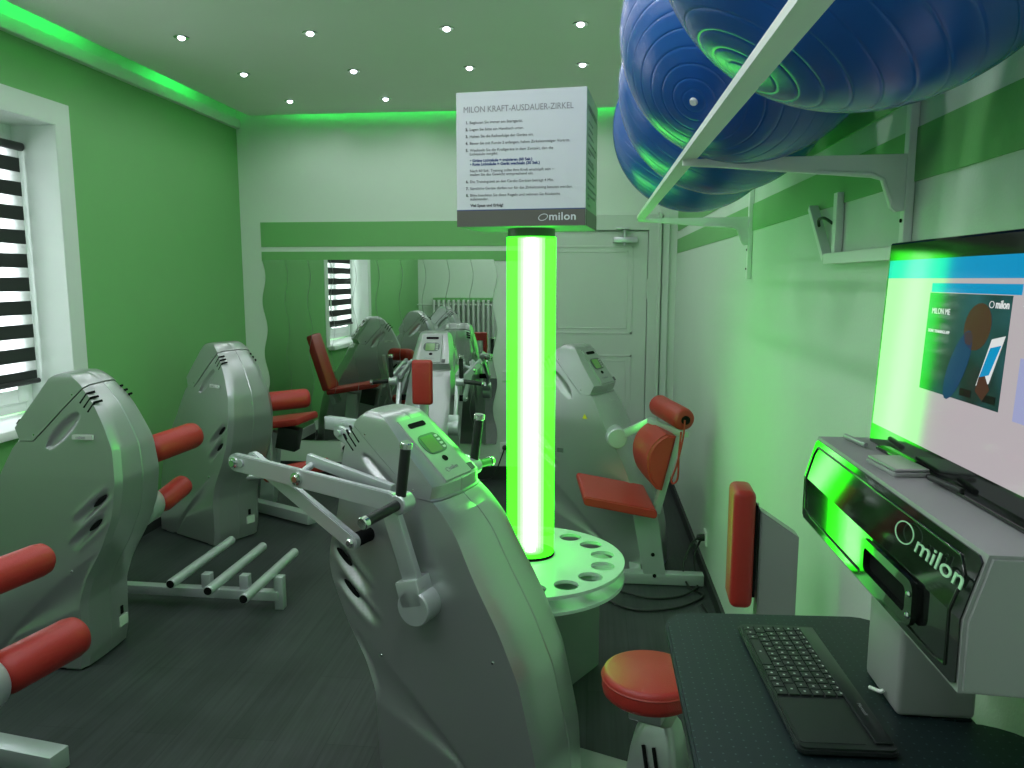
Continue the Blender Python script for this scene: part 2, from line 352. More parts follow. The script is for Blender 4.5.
# door at the far wall
bm = B(); DX0, DX1, DZ = -0.42, 0.415, 1.955
box(bm, DX1, DX1 + 0.09, YB - 0.045, YB, 0, DZ + 0.125, 0.004); box(bm, DX0 - 0.09, DX0, YB - 0.045, YB, 0, DZ + 0.125, 0.004); box(bm, DX0 - 0.001, DX1 + 0.001, YB - 0.045, YB, DZ + 0.008, DZ + 0.125, 0.004)
box(bm, DX1 + 0.07, DX1 + 0.095, YB - 0.06, YB, 0, DZ + 0.14, 0.003)
struct(link('trim_7', bm, 'door_paint'))
bm = B(); box(bm, DX0 + 0.004, DX1 - 0.006, YB - 0.028, YB, 0.01, DZ)
def door_field(z0, z1):
    for (a, b, dd) in ((0.11, 0.125, -0.004), (0.15, 0.16, -0.003)):
        x0, x1 = DX0 + a, DX1 - a; y = YB - 0.028 + dd; w = b - a
        for q in ((x0, x1, z0 + a - 0.11, z0 + a - 0.11 + w), (x0, x1, z1 - (a - 0.11) - w, z1 - (a - 0.11)), (x0, x0 + w, z0 + a - 0.11, z1 - (a - 0.11)), (x1 - w, x1, z0 + a - 0.11, z1 - (a - 0.11))):
            box(bm, q[0], q[1], y, YB - 0.027, q[2], q[3], 0.0015, 1)
door_field(1.18, 1.85); door_field(0.2, 1.02)
door = struct(link('door_1', bm, 'door_paint'))
bm = B(); box(bm, DX1 - 0.008, DX1 + 0.008, YB - 0.05, YB - 0.03, 1.45, 1.6); link('hinge', bm, 'door_paint', door)
bm = B(); box(bm, 0.15, 0.33, YB - 0.085, YB - 0.029, DZ - 0.085, DZ - 0.045, 0.004); cyl(bm, (0.235, YB - 0.06, DZ - 0.105), (0.235, YB - 0.06, DZ + 0.03), 0.012)
box(bm, 0.17, 0.27, YB - 0.1, YB - 0.046, DZ + 0.012, DZ + 0.028, 0.002)
link('door_closer', bm, 'steel', door, 30)
# corner pipe casing between the door and the right wall
struct(link('trim_8', box(B(), DX1 + 0.105, DX1 + 0.155, YB - 0.03, YB, 0, 2.07, 0.004), 'white_trim'))

# window
wf = empty('window_1', (0, 0, 0), 0, '', ''); del wf['label']; del wf['category']; wf['kind'] = 'structure'
X0 = XL - 0.25
bm = B(); fy0, fy1, fz0, fz1 = WY0, WY1, WZ0 + 0.02, WZ1
def rect_frame(bm, y0, y1, z0, z1, w, x0, x1):
    box(bm, x0, x1, y0, y0 + w, z0, z1, 0.004); box(bm, x0, x1, y1 - w, y1, z0, z1, 0.004); box(bm, x0, x1, y0 + w, y1 - w, z0, z0 + w, 0.004); box(bm, x0, x1, y0 + w, y1 - w, z1 - w, z1, 0.004)
rect_frame(bm, fy0, fy1, fz0, fz1, 0.055, X0 - 0.06, X0); link('window_frame', bm, 'pvc', wf)
mid = (fy0 + fy1) / 2
for (a, b) in ((fy0 + 0.055, mid - 0.004), (mid + 0.004, fy1 - 0.055)):
    bm = B(); rect_frame(bm, a, b, fz0 + 0.055, fz1 - 0.055, 0.075, X0 - 0.045, X0 + 0.018); s = link('sash', bm, 'pvc', wf)
    bm = B(); box(bm, X0 - 0.03, X0 - 0.02, a + 0.07, b - 0.07, fz0 + 0.12, fz1 - 0.12); link('pane', bm, 'glass', s)
    bm = B(); box(bm, X0 - 0.028, X0 - 0.012, (a + b) / 2 - 0.01, (a + b) / 2 + 0.01, fz0 + 0.12, fz1 - 0.12); link('glazing_bar', bm, 'pvc', s)
bm = B(); cyl(bm, (X0 + 0.018, mid + 0.03, 1.55), (X0 + 0.05, mid + 0.03, 1.55), 0.012); bar(bm, (X0 + 0.05, mid + 0.03, 1.56), (X0 + 0.05, mid + 0.03, 1.45), 0.02, 0.014); link('window_handle', bm, 'pvc', wf, 30)
bm = B(); box(bm, X0 - 0.02, XL + 0.05, WY0 - 0.06, WY1 + 0.05, WZ0 - 0.035, WZ0 + 0.012, 0.008); link('window_sill', bm, 'pvc', wf, 40)
# day and night blind
bl = empty('striped_roller_blind', (XL - 0.19, (WY0 + WY1) / 2, 1.06), 0, 'black and sheer white striped roller blind hanging in the left window', 'blind')
by0, by1 = -0.60, 0.66
bm = B(); cyl(bm, (0, by0 - 0.02, 1.225), (0, by1 + 0.02, 1.225), 0.022); link('top_rail', bm, 'black', bl, 40)
bm = B()
for k in range(10):
    z1 = 1.165 - k * 0.1235
    if k == 9: z1 -= 0.0
    box(bm, -0.003, 0.001, by0, by1, z1 - 0.072, z1)
link('black_stripes', bm, 'blind_black', bl)
bm = B(); box(bm, -0.0015, -0.0005, by0, by1, 0.0, 1.21); link('sheer_fabric', bm, 'sheer', bl)
bm = B(); cyl(bm, (0, by0 - 0.005, -0.005), (0, by1 + 0.01, -0.005), 0.014); link('bottom_bar', bm, 'black', bl, 40)

# ------------------------------------------------------------------ ceiling downlights
rows = {5.48: 'row nearest the far wall', 4.75: 'second row from the far wall', 4.02: 'third row from the far wall', 3.29: 'fourth row from the far wall', 2.56: 'fifth row from the far wall', 1.83: 'sixth row from the far wall', 1.10: 'second row from the near wall', 0.40: 'row nearest the near wall'}
cols = {-2.15: 'nearest the left wall', -1.457: 'second from the left wall', -0.748: 'third from the left wall', -0.077: 'nearest the ball rack'}
bm = B(); lathe(bm, [(0.020, 0.0), (0.038, 0.0), (0.040, 0.003), (0.036, 0.006), (0.020, 0.006), (0.020, 0.0)], (0, 0, 0.0), (0, 0, -1), 24); ring_me = bm
proto_ring = link('trim_ring', bm, 'chrome', None, 30); ring_mesh = proto_ring.data; bpy.data.objects.remove(proto_ring)
bm = B(); lathe(bm, [(0, 0.018), (0.010, 0.016), (0.017, 0.010), (0.020, 0.003), (0.020, 0.0), (0, 0)], (0, 0, 0), (0, 0, -1), 20)
pb = link('led_bulb', bm, 'led', None, 60); bulb_mesh = pb.data; bpy.data.objects.remove(pb)
for (lx, ly) in LAMPS:
    e = empty('ceiling_downlight', (lx, ly, ZC), 0, 'small round crystal ceiling downlight, %s, %s' % (rows[ly], cols[lx]), 'light', 'crystal downlights in the ceiling')
    for nm, me in (('trim_ring', ring_mesh), ('led_bulb', bulb_mesh)):
        o = bpy.data.objects.new(nm, me); COL.objects.link(o); o.parent = e
    lo = bpy.data.objects.new('lamp_light', lamp_light(lx, ly)); COL.objects.link(lo); lo.parent = e; lo.location = (0, 0, -0.035)

# ------------------------------------------------------------------ wavy mirrors on the far wall
NW = 10; mx0, mx1 = -2.625, -0.755; pw = (mx1 - mx0) / NW
def wave(z): return 0.017 * sin(2 * pi * (z - 0.3) / 0.42 + 0.6)
ords = ['leftmost', 'second', 'third', 'fourth', 'fifth', 'sixth', 'seventh', 'eighth', 'ninth', 'rightmost']
for k in range(NW):
    bm = B(); Z = [0.29 + (1.75 - 0.29) * i / 70 for i in range(71)]
    pts = [(wave(z), z) for z in Z] + [(pw - 0.003 + wave(z), z) for z in reversed(Z)]
    t = [bm.verts.new((p[0], 0, p[1])) for p in pts]; bm.faces.new(t)
    o = link('wavy_mirror', bm, 'mirror', None, None, (mx0 + k * pw, YB - 0.009, 0))
    so = o.modifiers.new('thickness', 'SOLIDIFY'); so.thickness = 0.005; so.offset = 1 if o.data.polygons[0].normal.y > 0 else -1
    o.data.materials.append(M['mirror_edge']); so.material_offset_rim = 1
    if k in (0, 1, 2): o.rotation_euler = (0, 0, radians(0.35 * (1 if k != 1 else -0.5)))
    elif k in (5,): o.rotation_euler = (0, 0, radians(-0.15))
    tag(o, 'tall wavy edged mirror strip on the far wall, %s of ten side by side' % ords[k], 'mirror', 'wavy mirror strips on the far wall')

# ------------------------------------------------------------------ strength machine body
REAR = [(0.012, 0.018), (0.08, 0.0), (0.30, -0.005), (0.40, -0.04), (0.53, -0.115), (0.66, -0.17), (0.80, -0.190), (0.93, -0.180), (1.03, -0.140), (1.10, -0.105), (1.15, -0.068), (1.19, -0.032), (1.208, -0.010), (1.218, 0.010), (1.224, 0.03)]
FRONT = [(0.012, 0.573), (0.215, 0.558), (0.45, 0.503), (0.595, 0.438), (0.70, 0.378), (0.79, 0.318), (0.87, 0.278), (0.93, 0.246), (0.955, 0.226), (0.966, 0.214), (1.012, 0.234), (1.10, 0.170), (1.17, 0.120), (1.208, 0.092), (1.218, 0.078), (1.224, 0.055)]
HALF = [(0.012, 0.155), (0.3, 0.160), (0.68, 0.161), (0.82, 0.155), (0.90, 0.147), (0.955, 0.141), (1.0, 0.134), (1.1, 0.122), (1.17, 0.108), (1.20, 0.101), (1.218, 0.096), (1.224, 0.088)]
def itp(T, z):
    if z <= T[0][0]: return T[0][1]
    for a, b in zip(T, T[1:]):
        if z <= b[0]:
            t = (z - a[0]) / (b[0] - a[0]); return a[1] + (b[1] - a[1]) * t
    return T[-1][1]
def sitp(T, z, s=0.022): return (itp(T, z - s) + 2 * itp(T, z) + itp(T, z + s) + itp(T, z - s / 2) + itp(T, z + s / 2)) / 6
def g2(d, s): return math.exp(-(d / s) ** 2)
def side_disp(u, z):
    d = 0.0
    # two gills at the rear
    for (u0, z0, L) in ((-0.088, 0.700, 0.105), (-0.062, 0.600, 0.105)):
        dx, dz = 0.74, -0.67
        a = (u - u0) * dx + (z - z0) * dz; b = -(u - u0) * dz + (z - z0) * dx
        if abs(a) < L: e_ = (1 - (a / L) ** 2); d -= 0.020 * g2(b, 0.014) * e_; d += 0.008 * g2(b - 0.026, 0.008) * e_ + 0.006 * g2(b + 0.026, 0.008) * e_
    # scoop below the cap
    dx, dz = -0.68, 0.73; u0, z0 = 0.048, 1.018
    a = (u - u0) * dx + (z - z0) * dz; b = (u - u0) * 0.73 + (z - z0) * 0.68
    if abs(a) < 0.095:
        w = 0.026 * sqrt(max(0, 1 - (a / 0.095) ** 2)) + 1e-4; tt = (b + 0.022) / w
        if abs(tt) < 1: d -= 0.016 * (1 - tt * tt)
    # long swoosh recess near the bottom
    up = 0.523 - 0.64 * (u + 0.111) - 0.55 * (u + 0.111) ** 2 * (u > -0.111); lo = 0.273 - 0.42 * (u + 0.008)
    if z < up:
        h = max(0.03, up - lo); t = min(1, max(0, (up - z) / h)); d -= 0.011 * sin(pi * t) if t < 1 else 0
    return d
def body_bm(infl=0.0):
    bm = bmesh.new(); ZS = []; z = 0.012
    while z < 1.165: ZS.append(z); z += 0.009
    ZS += [1.167, 1.176, 1.186, 1.196, 1.204, 1.211, 1.217, 1.221, 1.224]
    NS = 56; rings = []
    for z in ZS:
        notch = 0.90 < z < 1.08
        ur = sitp(REAR, z) + 0.004; uf = itp(FRONT, z) if z > 0.9 else sitp(FRONT, z); h = sitp(HALF, z) + infl; ur -= infl; uf += infl
        cf = 0.03; ch = 0.028; bf = 0.022 if z < 0.93 else (0.010 if z < 1.012 else 0.005); br = 0.006
        L = []
        for i in range(NS):                     # side at -h, from rear to front
            u = ur + (uf - ur) * i / (NS - 1); L.append((u, -h - (side_disp(u, z) if 0 < i < NS - 1 else 0)))
        h2 = h - ch
        fc = [uf + 0.014 + bf * (1 - w ** 2) for w in (1, .8, .6, .35, 0.03)]
        fw = [-h2, -h2 * .8, -h2 * .6, -h2 * .35, -0.004]
        for u, w in zip(fc, fw): L.append((u, w))
        L.append((uf + 0.014 + bf - 0.003, 0.0))
        for u, w in list(zip(fc, fw))[::-1]: L.append((u, -w))
        for i in range(NS - 1, -1, -1):
            u = ur + (uf - ur) * i / (NS - 1); L.append((u, h + (side_disp(u, z) if 0 < i < NS - 1 else 0)))
        rc = [ur - 0.018 - br * (1 - w ** 2) for w in (1, .8, .6, .35, 0.03)]
        for u, w in zip(rc, fw): L.append((u, -w))
        L.append((ur - 0.018 - br + 0.003, 0.0))
        for u, w in list(zip(rc, fw))[::-1]: L.append((u, w))
        if z > 1.208:                           # crown closes over
            k = (z - 1.208) / 0.016; k = 1 - 0.12 * k * k
            cu = (ur + uf) / 2; L = [(cu + (p[0] - cu) * k, p[1] * k) for p in L]
        rings.append([bm.verts.new((p[0], p[1], z + infl * (z > 1.16))) for p in L])
    n = len(rings[0])
    for A, C in zip(rings, rings[1:]):
        for k in range(n): bm.faces.new((A[k], A[(k + 1) % n], C[(k + 1) % n], C[k]))
    bm.faces.new(rings[-1]); bm.faces.new(rings[0][::-1])
    return bm
def cut(bm, co, no, fill=True):                 # keep the side opposite to the normal
    r = bmesh.ops.bisect_plane(bm, geom=bm.verts[:] + bm.edges[:] + bm.faces[:], plane_co=co, plane_no=no, clear_outer=True)
    es = [e for e in r['geom_cut'] if isinstance(e, bmesh.types.BMEdge)]
    if fill and es: bmesh.ops.edgeloop_fill(bm, edges=es) if False else bmesh.ops.holes_fill(bm, edges=es, sides=0)
    return bm
CUTP = (-0.055, 0, 1.176); CUTN = Vector((0.72, 0, 0.694)).normalized()
# body: everything below the cap line, or below the chin level
def body_mesh():
    a = cut(body_bm(), (0, 0, 0.958), (0, 0, 1))                       # all below the chin
    b = body_bm(); cut(b, (0, 0, 0.958), (0, 0, -1)); cut(b, CUTP, CUTN)   # above chin, behind the cap line
    merge(a, b); return a
def cap_mesh():
    b = body_bm(0.0025); cut(b, (0, 0, 0.961), (0, 0, -1)); cut(b, Vector(CUTP) + CUTN * 0.004, -CUTN); return b
_o = link('housing', body_mesh(), 'silver', None, 26); HOUSING = _o.data; bpy.data.objects.remove(_o)
_o = link('console_cap', cap_mesh(), 'silver', None, 26); CAP = _o.data; bpy.data.objects.remove(_o)
HA, HB = (0.31339, -0.10087, -0.31797), (0.13432, -0.06553, -0.13931)
def warp(p, full=False):                         # the arm machines carry a head that leans further over
    k = 1.0 if full else min(1.0, max(0.0, (p.z - 0.70) / 0.25)); k = k * k * (3 - 2 * k)
    return Vector((p.x + k * (HA[0] + HA[1] * p.x + HA[2] * p.z), p.y, p.z + k * (HB[0] + HB[1] * p.x + HB[2] * p.z)))
HEADVAR = False; WARPED = {}
RIGID = ('console_panel', 'card_slot', 'display', 'round_button', 'logo', 'milon_lettering', 'sticker')
def inst(name, me, parent, loc=(0, 0, 0)):
    if HEADVAR and not name.startswith(('foot', 'power', 'rating', 'side_slot')):
        rg = me.name.startswith(RIGID) ; off = Vector(loc); key = (me.name, tuple(off))
        if key not in WARPED:
            m2_ = me.copy()
            for v in m2_.vertices: v.co = warp(v.co + off, rg)
            WARPED[key] = m2_
        me = WARPED[key]; loc = (0, 0, 0)
    o = bpy.data.objects.new(name, me); COL.objects.link(o); o.parent = parent; o.location = loc; return o
TEMPLATES = {}
def mesh_of(key, fn, m, smooth=None):
    if key not in TEMPLATES:
        o = link(key, fn(), m, None, smooth); TEMPLATES[key] = o.data; bpy.data.objects.remove(o)
    return TEMPLATES[key]
# console plane
PT = Vector((0.118, 0, 1.200)); PL = Vector((0.252, 0, 1.018)); DN = (PL - PT).normalized(); NRM = Vector((0, 1, 0)).cross(DN); NRM = NRM if NRM.x > 0 else -NRM
PLEN = (PL - PT).length
def cp(s, w, h=0.0): return PT + DN * s + Vector((0, w, 0)) + NRM * h
WX = Vector((0, -1, 0))                          # reading direction across the console: left to right as the user sees it
def cprism(pts, h0, d):                          # pts as (right, down)
    bm = bmesh.new(); UX = Vector((0, 1, 0)); 
    return prism(bm, [(p[0], p[1]) for p in pts], PT + NRM * h0, UX, -DN, d) if UX.cross(-DN).dot(NRM) > 0 else prism(bm, [(-p[0], p[1]) for p in pts], PT + NRM * h0, -UX, -DN, d)
def machine(name, loc, rz, label, group='silver strength machines round the room', plate=True):
    r = empty(name, loc, rz, label, 'strength machine', group)
    inst('housing', HOUSING, r); inst('console_cap', CAP, r)
    def panel():
        return cprism([(-0.072, 0.0), (0.072, 0.0), (0.076, -PLEN), (-0.076, -PLEN)], -0.02, 0.025)
    p = inst('console_panel', mesh_of('console_panel', panel, 'panel'), r)
    inst('card_slot', mesh_of('card_slot', lambda: cprism(rrect(-0.045, 0.045, -0.035, -0.018, 0.008), 0.005, 0.003), 'dark_slot'), p)
    inst('display_surround', mesh_of('display_surround', lambda: cprism(rrect(-0.058, 0.058, -0.135, -0.065, 0.028), 0.005, 0.0025), 'lcd_frame'), p)
    inst('display', mesh_of('display', lambda: cprism(rrect(-0.042, 0.024, -0.130, -0.072, 0.004), 0.0075, 0.001), 'lcd'), p)
    for k in range(4): inst('display_key', mesh_of('display_key', lambda: cprism(rrect(0.032, 0.048, -0.084, -0.076, 0.003), 0.0075, 0.001), 'label'), p, DN * (0.014 * k))
    inst('round_button', mesh_of('round_button', lambda: cprism([(0.013 * cos(t * pi / 8), -0.158 + 0.010 * sin(t * pi / 8)) for t in range(16)], 0.005, 0.002), 'dark_slot'), p)
    def swirl(): return ring(bmesh.new(), [(0.011 * cos(t * pi / 8), 0.0075 * sin(t * pi / 8)) for t in range(16)], [(0.0085 * cos(t * pi / 8), 0.006 * sin(t * pi / 8)) for t in range(16)], cp(0.195, 0.0, 0.0055) - Vector((0, 0.03, 0)), (0, 1, 0), -DN, 0.0008)
    inst('logo', mesh_of('logo', swirl, 'ink_light'), p)
    key = 'milon_lettering'
    if key not in TEMPLATES:
        o = text(key, 'milon', 0.02, 'ink_light', None, cp(0.199, -0.016, 0.0055), (0, 1, 0), -DN); TEMPLATES[key] = o.data; bpy.data.objects.remove(o)
    inst('logo_lettering', TEMPLATES[key], p)
    inst('sticker', mesh_of('sticker', lambda: cprism([(0.082, -0.198), (0.108, -0.198), (0.108, -0.222), (0.082, -0.222)], -0.004, 0.006), 'ink'), r)
    # vents on both upper flanks
    for sg in (-1, 1):
        for k in range(3):
            def vent(sg=sg, k=k):
                a = (-0.038 - 0.017 * k, 1.112 - 0.017 * k); b = (-0.064 - 0.017 * k, 1.150 - 0.017 * k)
                ha, hb = itp(HALF, a[1]), itp(HALF, b[1]); bm = bmesh.new()
                tube(bm, [(a[0], sg * (ha - 0.003), a[1]), (b[0], sg * (hb - 0.0035), b[1]), (b[0] - 0.022, sg * (hb - 0.022), b[1] + 0.006)], 0.0050, 8); return bm
            inst('vent_slot', mesh_of('vent_slot_%d%d' % (sg, k), vent, 'dark_slot', 40), r)
        for k, (u0, z0) in enumerate(((-0.118, 0.727), (-0.092, 0.627))):
            def gill(sg=sg, u0=u0, z0=z0):
                bm = bmesh.new(); prism(bm, [(0.038 * cos(t * pi / 8), 0.009 * sin(t * pi / 8)) for t in range(16)], (u0, sg * (0.150), z0), (0.74, 0, -0.67), (0.67, 0, 0.74), -0.005 if sg > 0 else 0.005); return bm
            inst('side_slot', mesh_of('side_slot_%d%d' % (sg, k), gill, 'dark_slot'), r)
        for k, (u0, z0) in enumerate(((0.024, 0.432), (0.42, 0.50), (-0.005, 1.145), (0.155, 0.985))):
            def screw(sg=sg, u0=u0, z0=z0):
                h = itp(HALF, z0) + 0.0045; return lathe(bmesh.new(), [(0, 0.004), (0.004, 0.0035), (0.006, 0), (0, 0)], (u0, sg * (h - 0.005), z0), (u0, sg * (h + 1), z0), 10)
            inst('screw', mesh_of('screw_%d%d' % (sg, k), screw, 'chrome', 50), r)
        def plt(sg=sg): return box(bmesh.new(), -0.105, -0.02, sg * 0.146, sg * 0.1555, 0.974, 0.992)
        pl = inst('side_label', mesh_of('side_label_%d' % sg, plt, 'label'), r)
        key = 'label_text_%d' % sg
        if key not in TEMPLATES:
            o = text(key, 'milon', 0.018, 'ink_light', None, (-0.035 if sg > 0 else -0.09, sg * 0.1558, 0.977), (-sg, 0, 0), (0, 0, 1)); TEMPLATES[key] = o.data; bpy.data.objects.remove(o)
        inst('label_lettering', TEMPLATES[key], pl)
    for (fx, fy) in ((0.06, -0.12), (0.06, 0.12), (0.5, -0.12), (0.5, 0.12)):
        inst('foot', mesh_of('foot', lambda: box(bmesh.new(), -0.035, 0.035, -0.025, 0.025, 0, 0.02, 0.004), 'silver_light'), r, (fx, fy, 0))
    inst('power_inlet', mesh_of('power_inlet', lambda: box(bmesh.new(), -0.024, 0.0, -0.085, -0.068, 0.150, 0.185, 0.001), 'dark_slot'), r)
    inst('rating_plate', mesh_of('rating_plate', lambda: box(bmesh.new(), -0.0235, 0.0, -0.112, -0.055, 0.095, 0.14), 'label'), r)
    return r
def grip_set(r, sg, du=0.0, dz=0.0):
    """arm set beside one flank: handle, lever with its hub, long arm and link"""
    y = sg * 0.22; before = set(bpy.data.objects)
    def V(u, z, dy=0): return (u, y + sg * dy, z)
    bm = B()                                                             # long upper arm
    a, b = Vector((-0.426, y + sg * 0.065, 1.029)), Vector((0.135, y + sg * 0.03, 0.968)); d = (b - a)
    prism(bm, capsule(d.length, 0.028), a + Vector((0, 0.010, 0)), d, (0, 0, 1), 0.022, 0.003)
    arm = link('upper_arm', bm, 'steel', r, 35)
    for q in (0.0, 0.43):
        c = a + d * q; bm = B(); lathe(bm, [(0, 0.016), (0.010, 0.016), (0.012, 0.012), (0.017 + 0.003 * (q > 0), 0.010), (0.019 + 0.003 * (q > 0), 0), (0, 0)], c + Vector((0, sg * 0.008, 0)), c + Vector((0, sg * 1, 0)), 20)
        link('bolt', bm, 'chrome', arm, 40)
    bm = B(); a2, b2 = Vector((-0.404, y + sg * 0.015, 1.03)), Vector((-0.017, y + sg * 0.015, 0.818)); d2 = b2 - a2
    prism(bm, capsule(d2.length, 0.024), a2 + Vector((0, 0.012, 0)), d2, (0, 0, 1), 0.024, 0.003)
    ln = link('link_arm', bm, 'steel', r, 35)
    bm = B(); lathe(bm, [(0, 0.014), (0.008, 0.014), (0.014, 0.008), (0.014, 0), (0, 0)], b2 + Vector((0, sg * 0.008, 0)), b2 + Vector((0, sg, 0)), 18); link('bolt', bm, 'chrome', ln, 40)
    bm = B(); cyl(bm, (b2.x, sg * 0.14, b2.z), (b2.x, sg * 0.232, b2.z), 0.022); link('pivot_stub', bm, 'dark_slot', r, 40)
    bm = B(); bar(bm, (-0.21, sg * 0.2, 1.045), (0.11, sg * 0.2, 0.985), 0.034, 0.022, (0, 0, 1), 0.003); link('inner_arm', bm, 'steel', r, 35)
    bm = B(); cyl(bm, (-0.4, sg * 0.21, 1.03), (-0.4, sg * 0.3, 1.03), 0.012); cyl(bm, (-0.19, sg * 0.19, 1.035), (-0.19, sg * 0.28, 1.004), 0.011); link('pivot_pin', bm, 'steel', r, 40)
    bm = B(); bar(bm, (0.10, sg * 0.205, 0.94), (0.19, sg * 0.205, 0.69), 0.026, 0.055, (0, 1, 0), 0.003); lv = link('lever', bm, 'steel', r, 35)
    bm = B(); n0 = Vector((0.192, sg * 0.155, 0.645)); n1 = Vector((0.192, sg * 0.23, 0.645)); cyl(bm, n0, n1, 0.055, None, 40, 0.004); prism(bm, [(-0.052, 0.0), (-0.056, 0.030), (-0.060, 0.072), (0.012, 0.085), (0.030, 0.055), (0.050, 0.025), (0.054, 0.0)], (0.192, sg * 0.19, 0.645), (1, 0, 0.0), (0, 0, 1), 0.036, 0.004) if False else bar(bm, (0.190, sg * 0.193, 0.645), (0.166, sg * 0.193, 0.725), 0.074, 0.080, (0, 1, 0), 0.006); link('hub', bm, 'steel', r, 35)
    bm = B(); cyl(bm, (0.165, sg * 0.205, 0.962), (0.165, sg * 0.262, 0.962), 0.030, None, 24, 0.004); link('handle_joint', bm, 'steel', r, 35)
    for (p, q, nm) in (((0.168, sg * 0.245, 0.975), (0.192, sg * 0.245, 1.145), 'upright_grip'), ((0.165, sg * 0.26, 0.962), (0.150, sg * 0.40, 0.945), 'side_grip')):
        p, q = Vector(p), Vector(q); dd = (q - p).normalized(); bm = B(); cyl(bm, p, q - dd * 0.02, 0.0155, None, 20); gr = link(nm, bm, 'black', r, 40)
        bm = B(); cyl(bm, q - dd * 0.02, q, 0.0185, None, 20, 0.003); link('grip_cap', bm, 'chrome', gr, 40)
    for o in set(bpy.data.objects) - before:
        if o.parent == r: o.location = (du, 0, dz)

# -- machine with folding arms in the foreground
A = radians(-21.14)
HEADVAR = True
m1 = machine('arm_machine', (-0.606, 2.380, 0), A, 'large silver exercise machine with black hand grips, nearest the viewer, left of the stool')
grip_set(m1, -1); grip_set(m1, 1, -0.04)
bm = B(); bar(bm, (-0.57, 0.31, 1.045), (-0.16, 0.27, 1.045), 0.05, 0.03, (0, 0, 1), 0.003); link('rear_arm', bm, 'steel', m1, 35)
def press_seat(r, u0, stool_v):
    """stool and narrow chest pad on a post in front of the machine"""
    bm = B(); box(bm, 0.5, 1.28, -0.045, 0.045, 0.0, 0.06, 0.006); box(bm, 0.42, 0.95, -0.20, 0.235, 0.0, 0.045, 0.006); link('floor_beam', bm, 'silver_light', r, 35)
    bm = B()
    lathe(bm, [(0, 0), (0.120, 0), (0.127, 0.006), (0.130, 0.02), (0.130, 0.050), (0.126, 0.060), (0.115, 0.065), (0, 0.066)], (u0, stool_v, 0.485), (u0, stool_v, 1.485), 48)
    st = link('round_seat', bm, 'red', r, 45)
    bm = B(); lathe(bm, [(0.1295, 0.0), (0.1325, 0.003), (0.1295, 0.006)], (u0, stool_v, 0.530), (u0, stool_v, 1.530), 48); link('piping', bm, 'red_dark', st)
    bm = B(); secs = [(0.05, 0.115, 0.13), (0.18, 0.105, 0.115), (0.27, 0.095, 0.10), (0.35, 0.083, 0.085), (0.40, 0.07, 0.07), (0.42, 0.055, 0.055)]
    rg = []
    for (z, a, b) in secs: rg.append([bm.verts.new((u0 + 0.03 + p[0] * 0.8, stool_v + p[1] * 0.8, z)) for p in rrect(-a, a * 0.9, -b, b, 0.03)])
    for P1, P2 in zip(rg, rg[1:]):
        for k in range(len(P1)): bm.faces.new((P1[k], P1[(k + 1) % len(P1)], P2[(k + 1) % len(P1)], P2[k]))
    bm.faces.new(rg[-1]); bm.faces.new(rg[0][::-1]); ps = link('seat_pedestal', bm, 'silver_light', r, 45)
    bm = B(); box(bm, u0 - 0.045, u0 + 0.045, stool_v - 0.045, stool_v + 0.045, 0.42, 0.486, 0.004); link('seat_bracket', bm, 'silver_light', r)
    bm = B(); cyl(bm, (u0 + 0.02, stool_v - 0.085, 0.235), (u0 + 0.02, stool_v - 0.100, 0.235), 0.042, None, 28, 0.004); link('round_cover', bm, 'silver_light', ps, 35)
    for k in range(2):
        bm = B(); tube(bm, [(u0 + 0.005 + 0.028 * k, stool_v - 0.067, 0.372), (u0 + 0.022 + 0.028 * k, stool_v - 0.083, 0.305)], 0.005, 8); link('pedestal_slot', bm, 'dark_slot', ps)
m1['label'] = m1['label']
press_seat(m1, 0.865, -0.085)
# pad on its grey post behind the stool
def pad(r, u, v, w, z0, z1, th, back=True):
    bm = B(); box(bm, u, u + th, v - w / 2, v + w / 2, z0, z1, 0.018, 4); p = link('chest_pad', bm, 'red', r, 50)
    if not back: return p
    bm = B(); box(bm, u + th - 0.002, u + th + 0.006, v - w / 2 + 0.012, v + w / 2 - 0.012, z0 + 0.03, z1 - 0.04, 0.002); link('pad_backing', bm, 'dark_slot', r)
    bm = B()
    for z in (z1 - 0.05, z1 - 0.08, z0 + 0.04, z0 + 0.07): cyl(bm, (u + th + 0.004, v, z), (u + th + 0.014, v, z), 0.006, None, 10)
    link('bolt', bm, 'chrome', p)
_b = set(bpy.data.objects)
pad(m1, 0.0, 0.0, 0.12, 0.742, 1.060, 0.058)
bm = B(); prism(bm, [(0.072, 0.03), (0.170, 0.03), (0.170, 0.938), (0.072, 1.004)], (0, 0.02, 0), (1, 0, 0), (0, 0, 1), 0.06, 0.004); link('pad_post', bm, 'steel_dark', m1, 35)
for o in set(bpy.data.objects) - _b:
    if o.parent == m1: o.location = m1.matrix_basis.inverted() @ Vector((0.372, 2.03, 0)); o.rotation_euler = (0, 0, -A - radians(3))

# -- same kind of machine by the mirrors, facing the camera
HEADVAR = False
m2 = machine('arm_machine', (-1.13, 5.54, 0), radians(-90), 'silver exercise machine facing the room with narrow red chest pad, standing before the wavy mirrors')
grip_set(m2, -1, 0.2, -0.06); grip_set(m2, 1, 0.2, -0.06)
pad(m2, 0.80, 0.074, 0.13, 0.815, 1.098, 0.05, False)
bm = B(); box(bm, 0.775, 0.80, 0.046, 0.102, 0.03, 1.02, 0.004); link('pad_post', bm, 'silver_light', m2, 35)
bm = B(); box(bm, 0.5, 1.15, -0.045, 0.045, 0.0, 0.06, 0.006); link('floor_beam', bm, 'silver_light', m2, 35)

HEADVAR = False
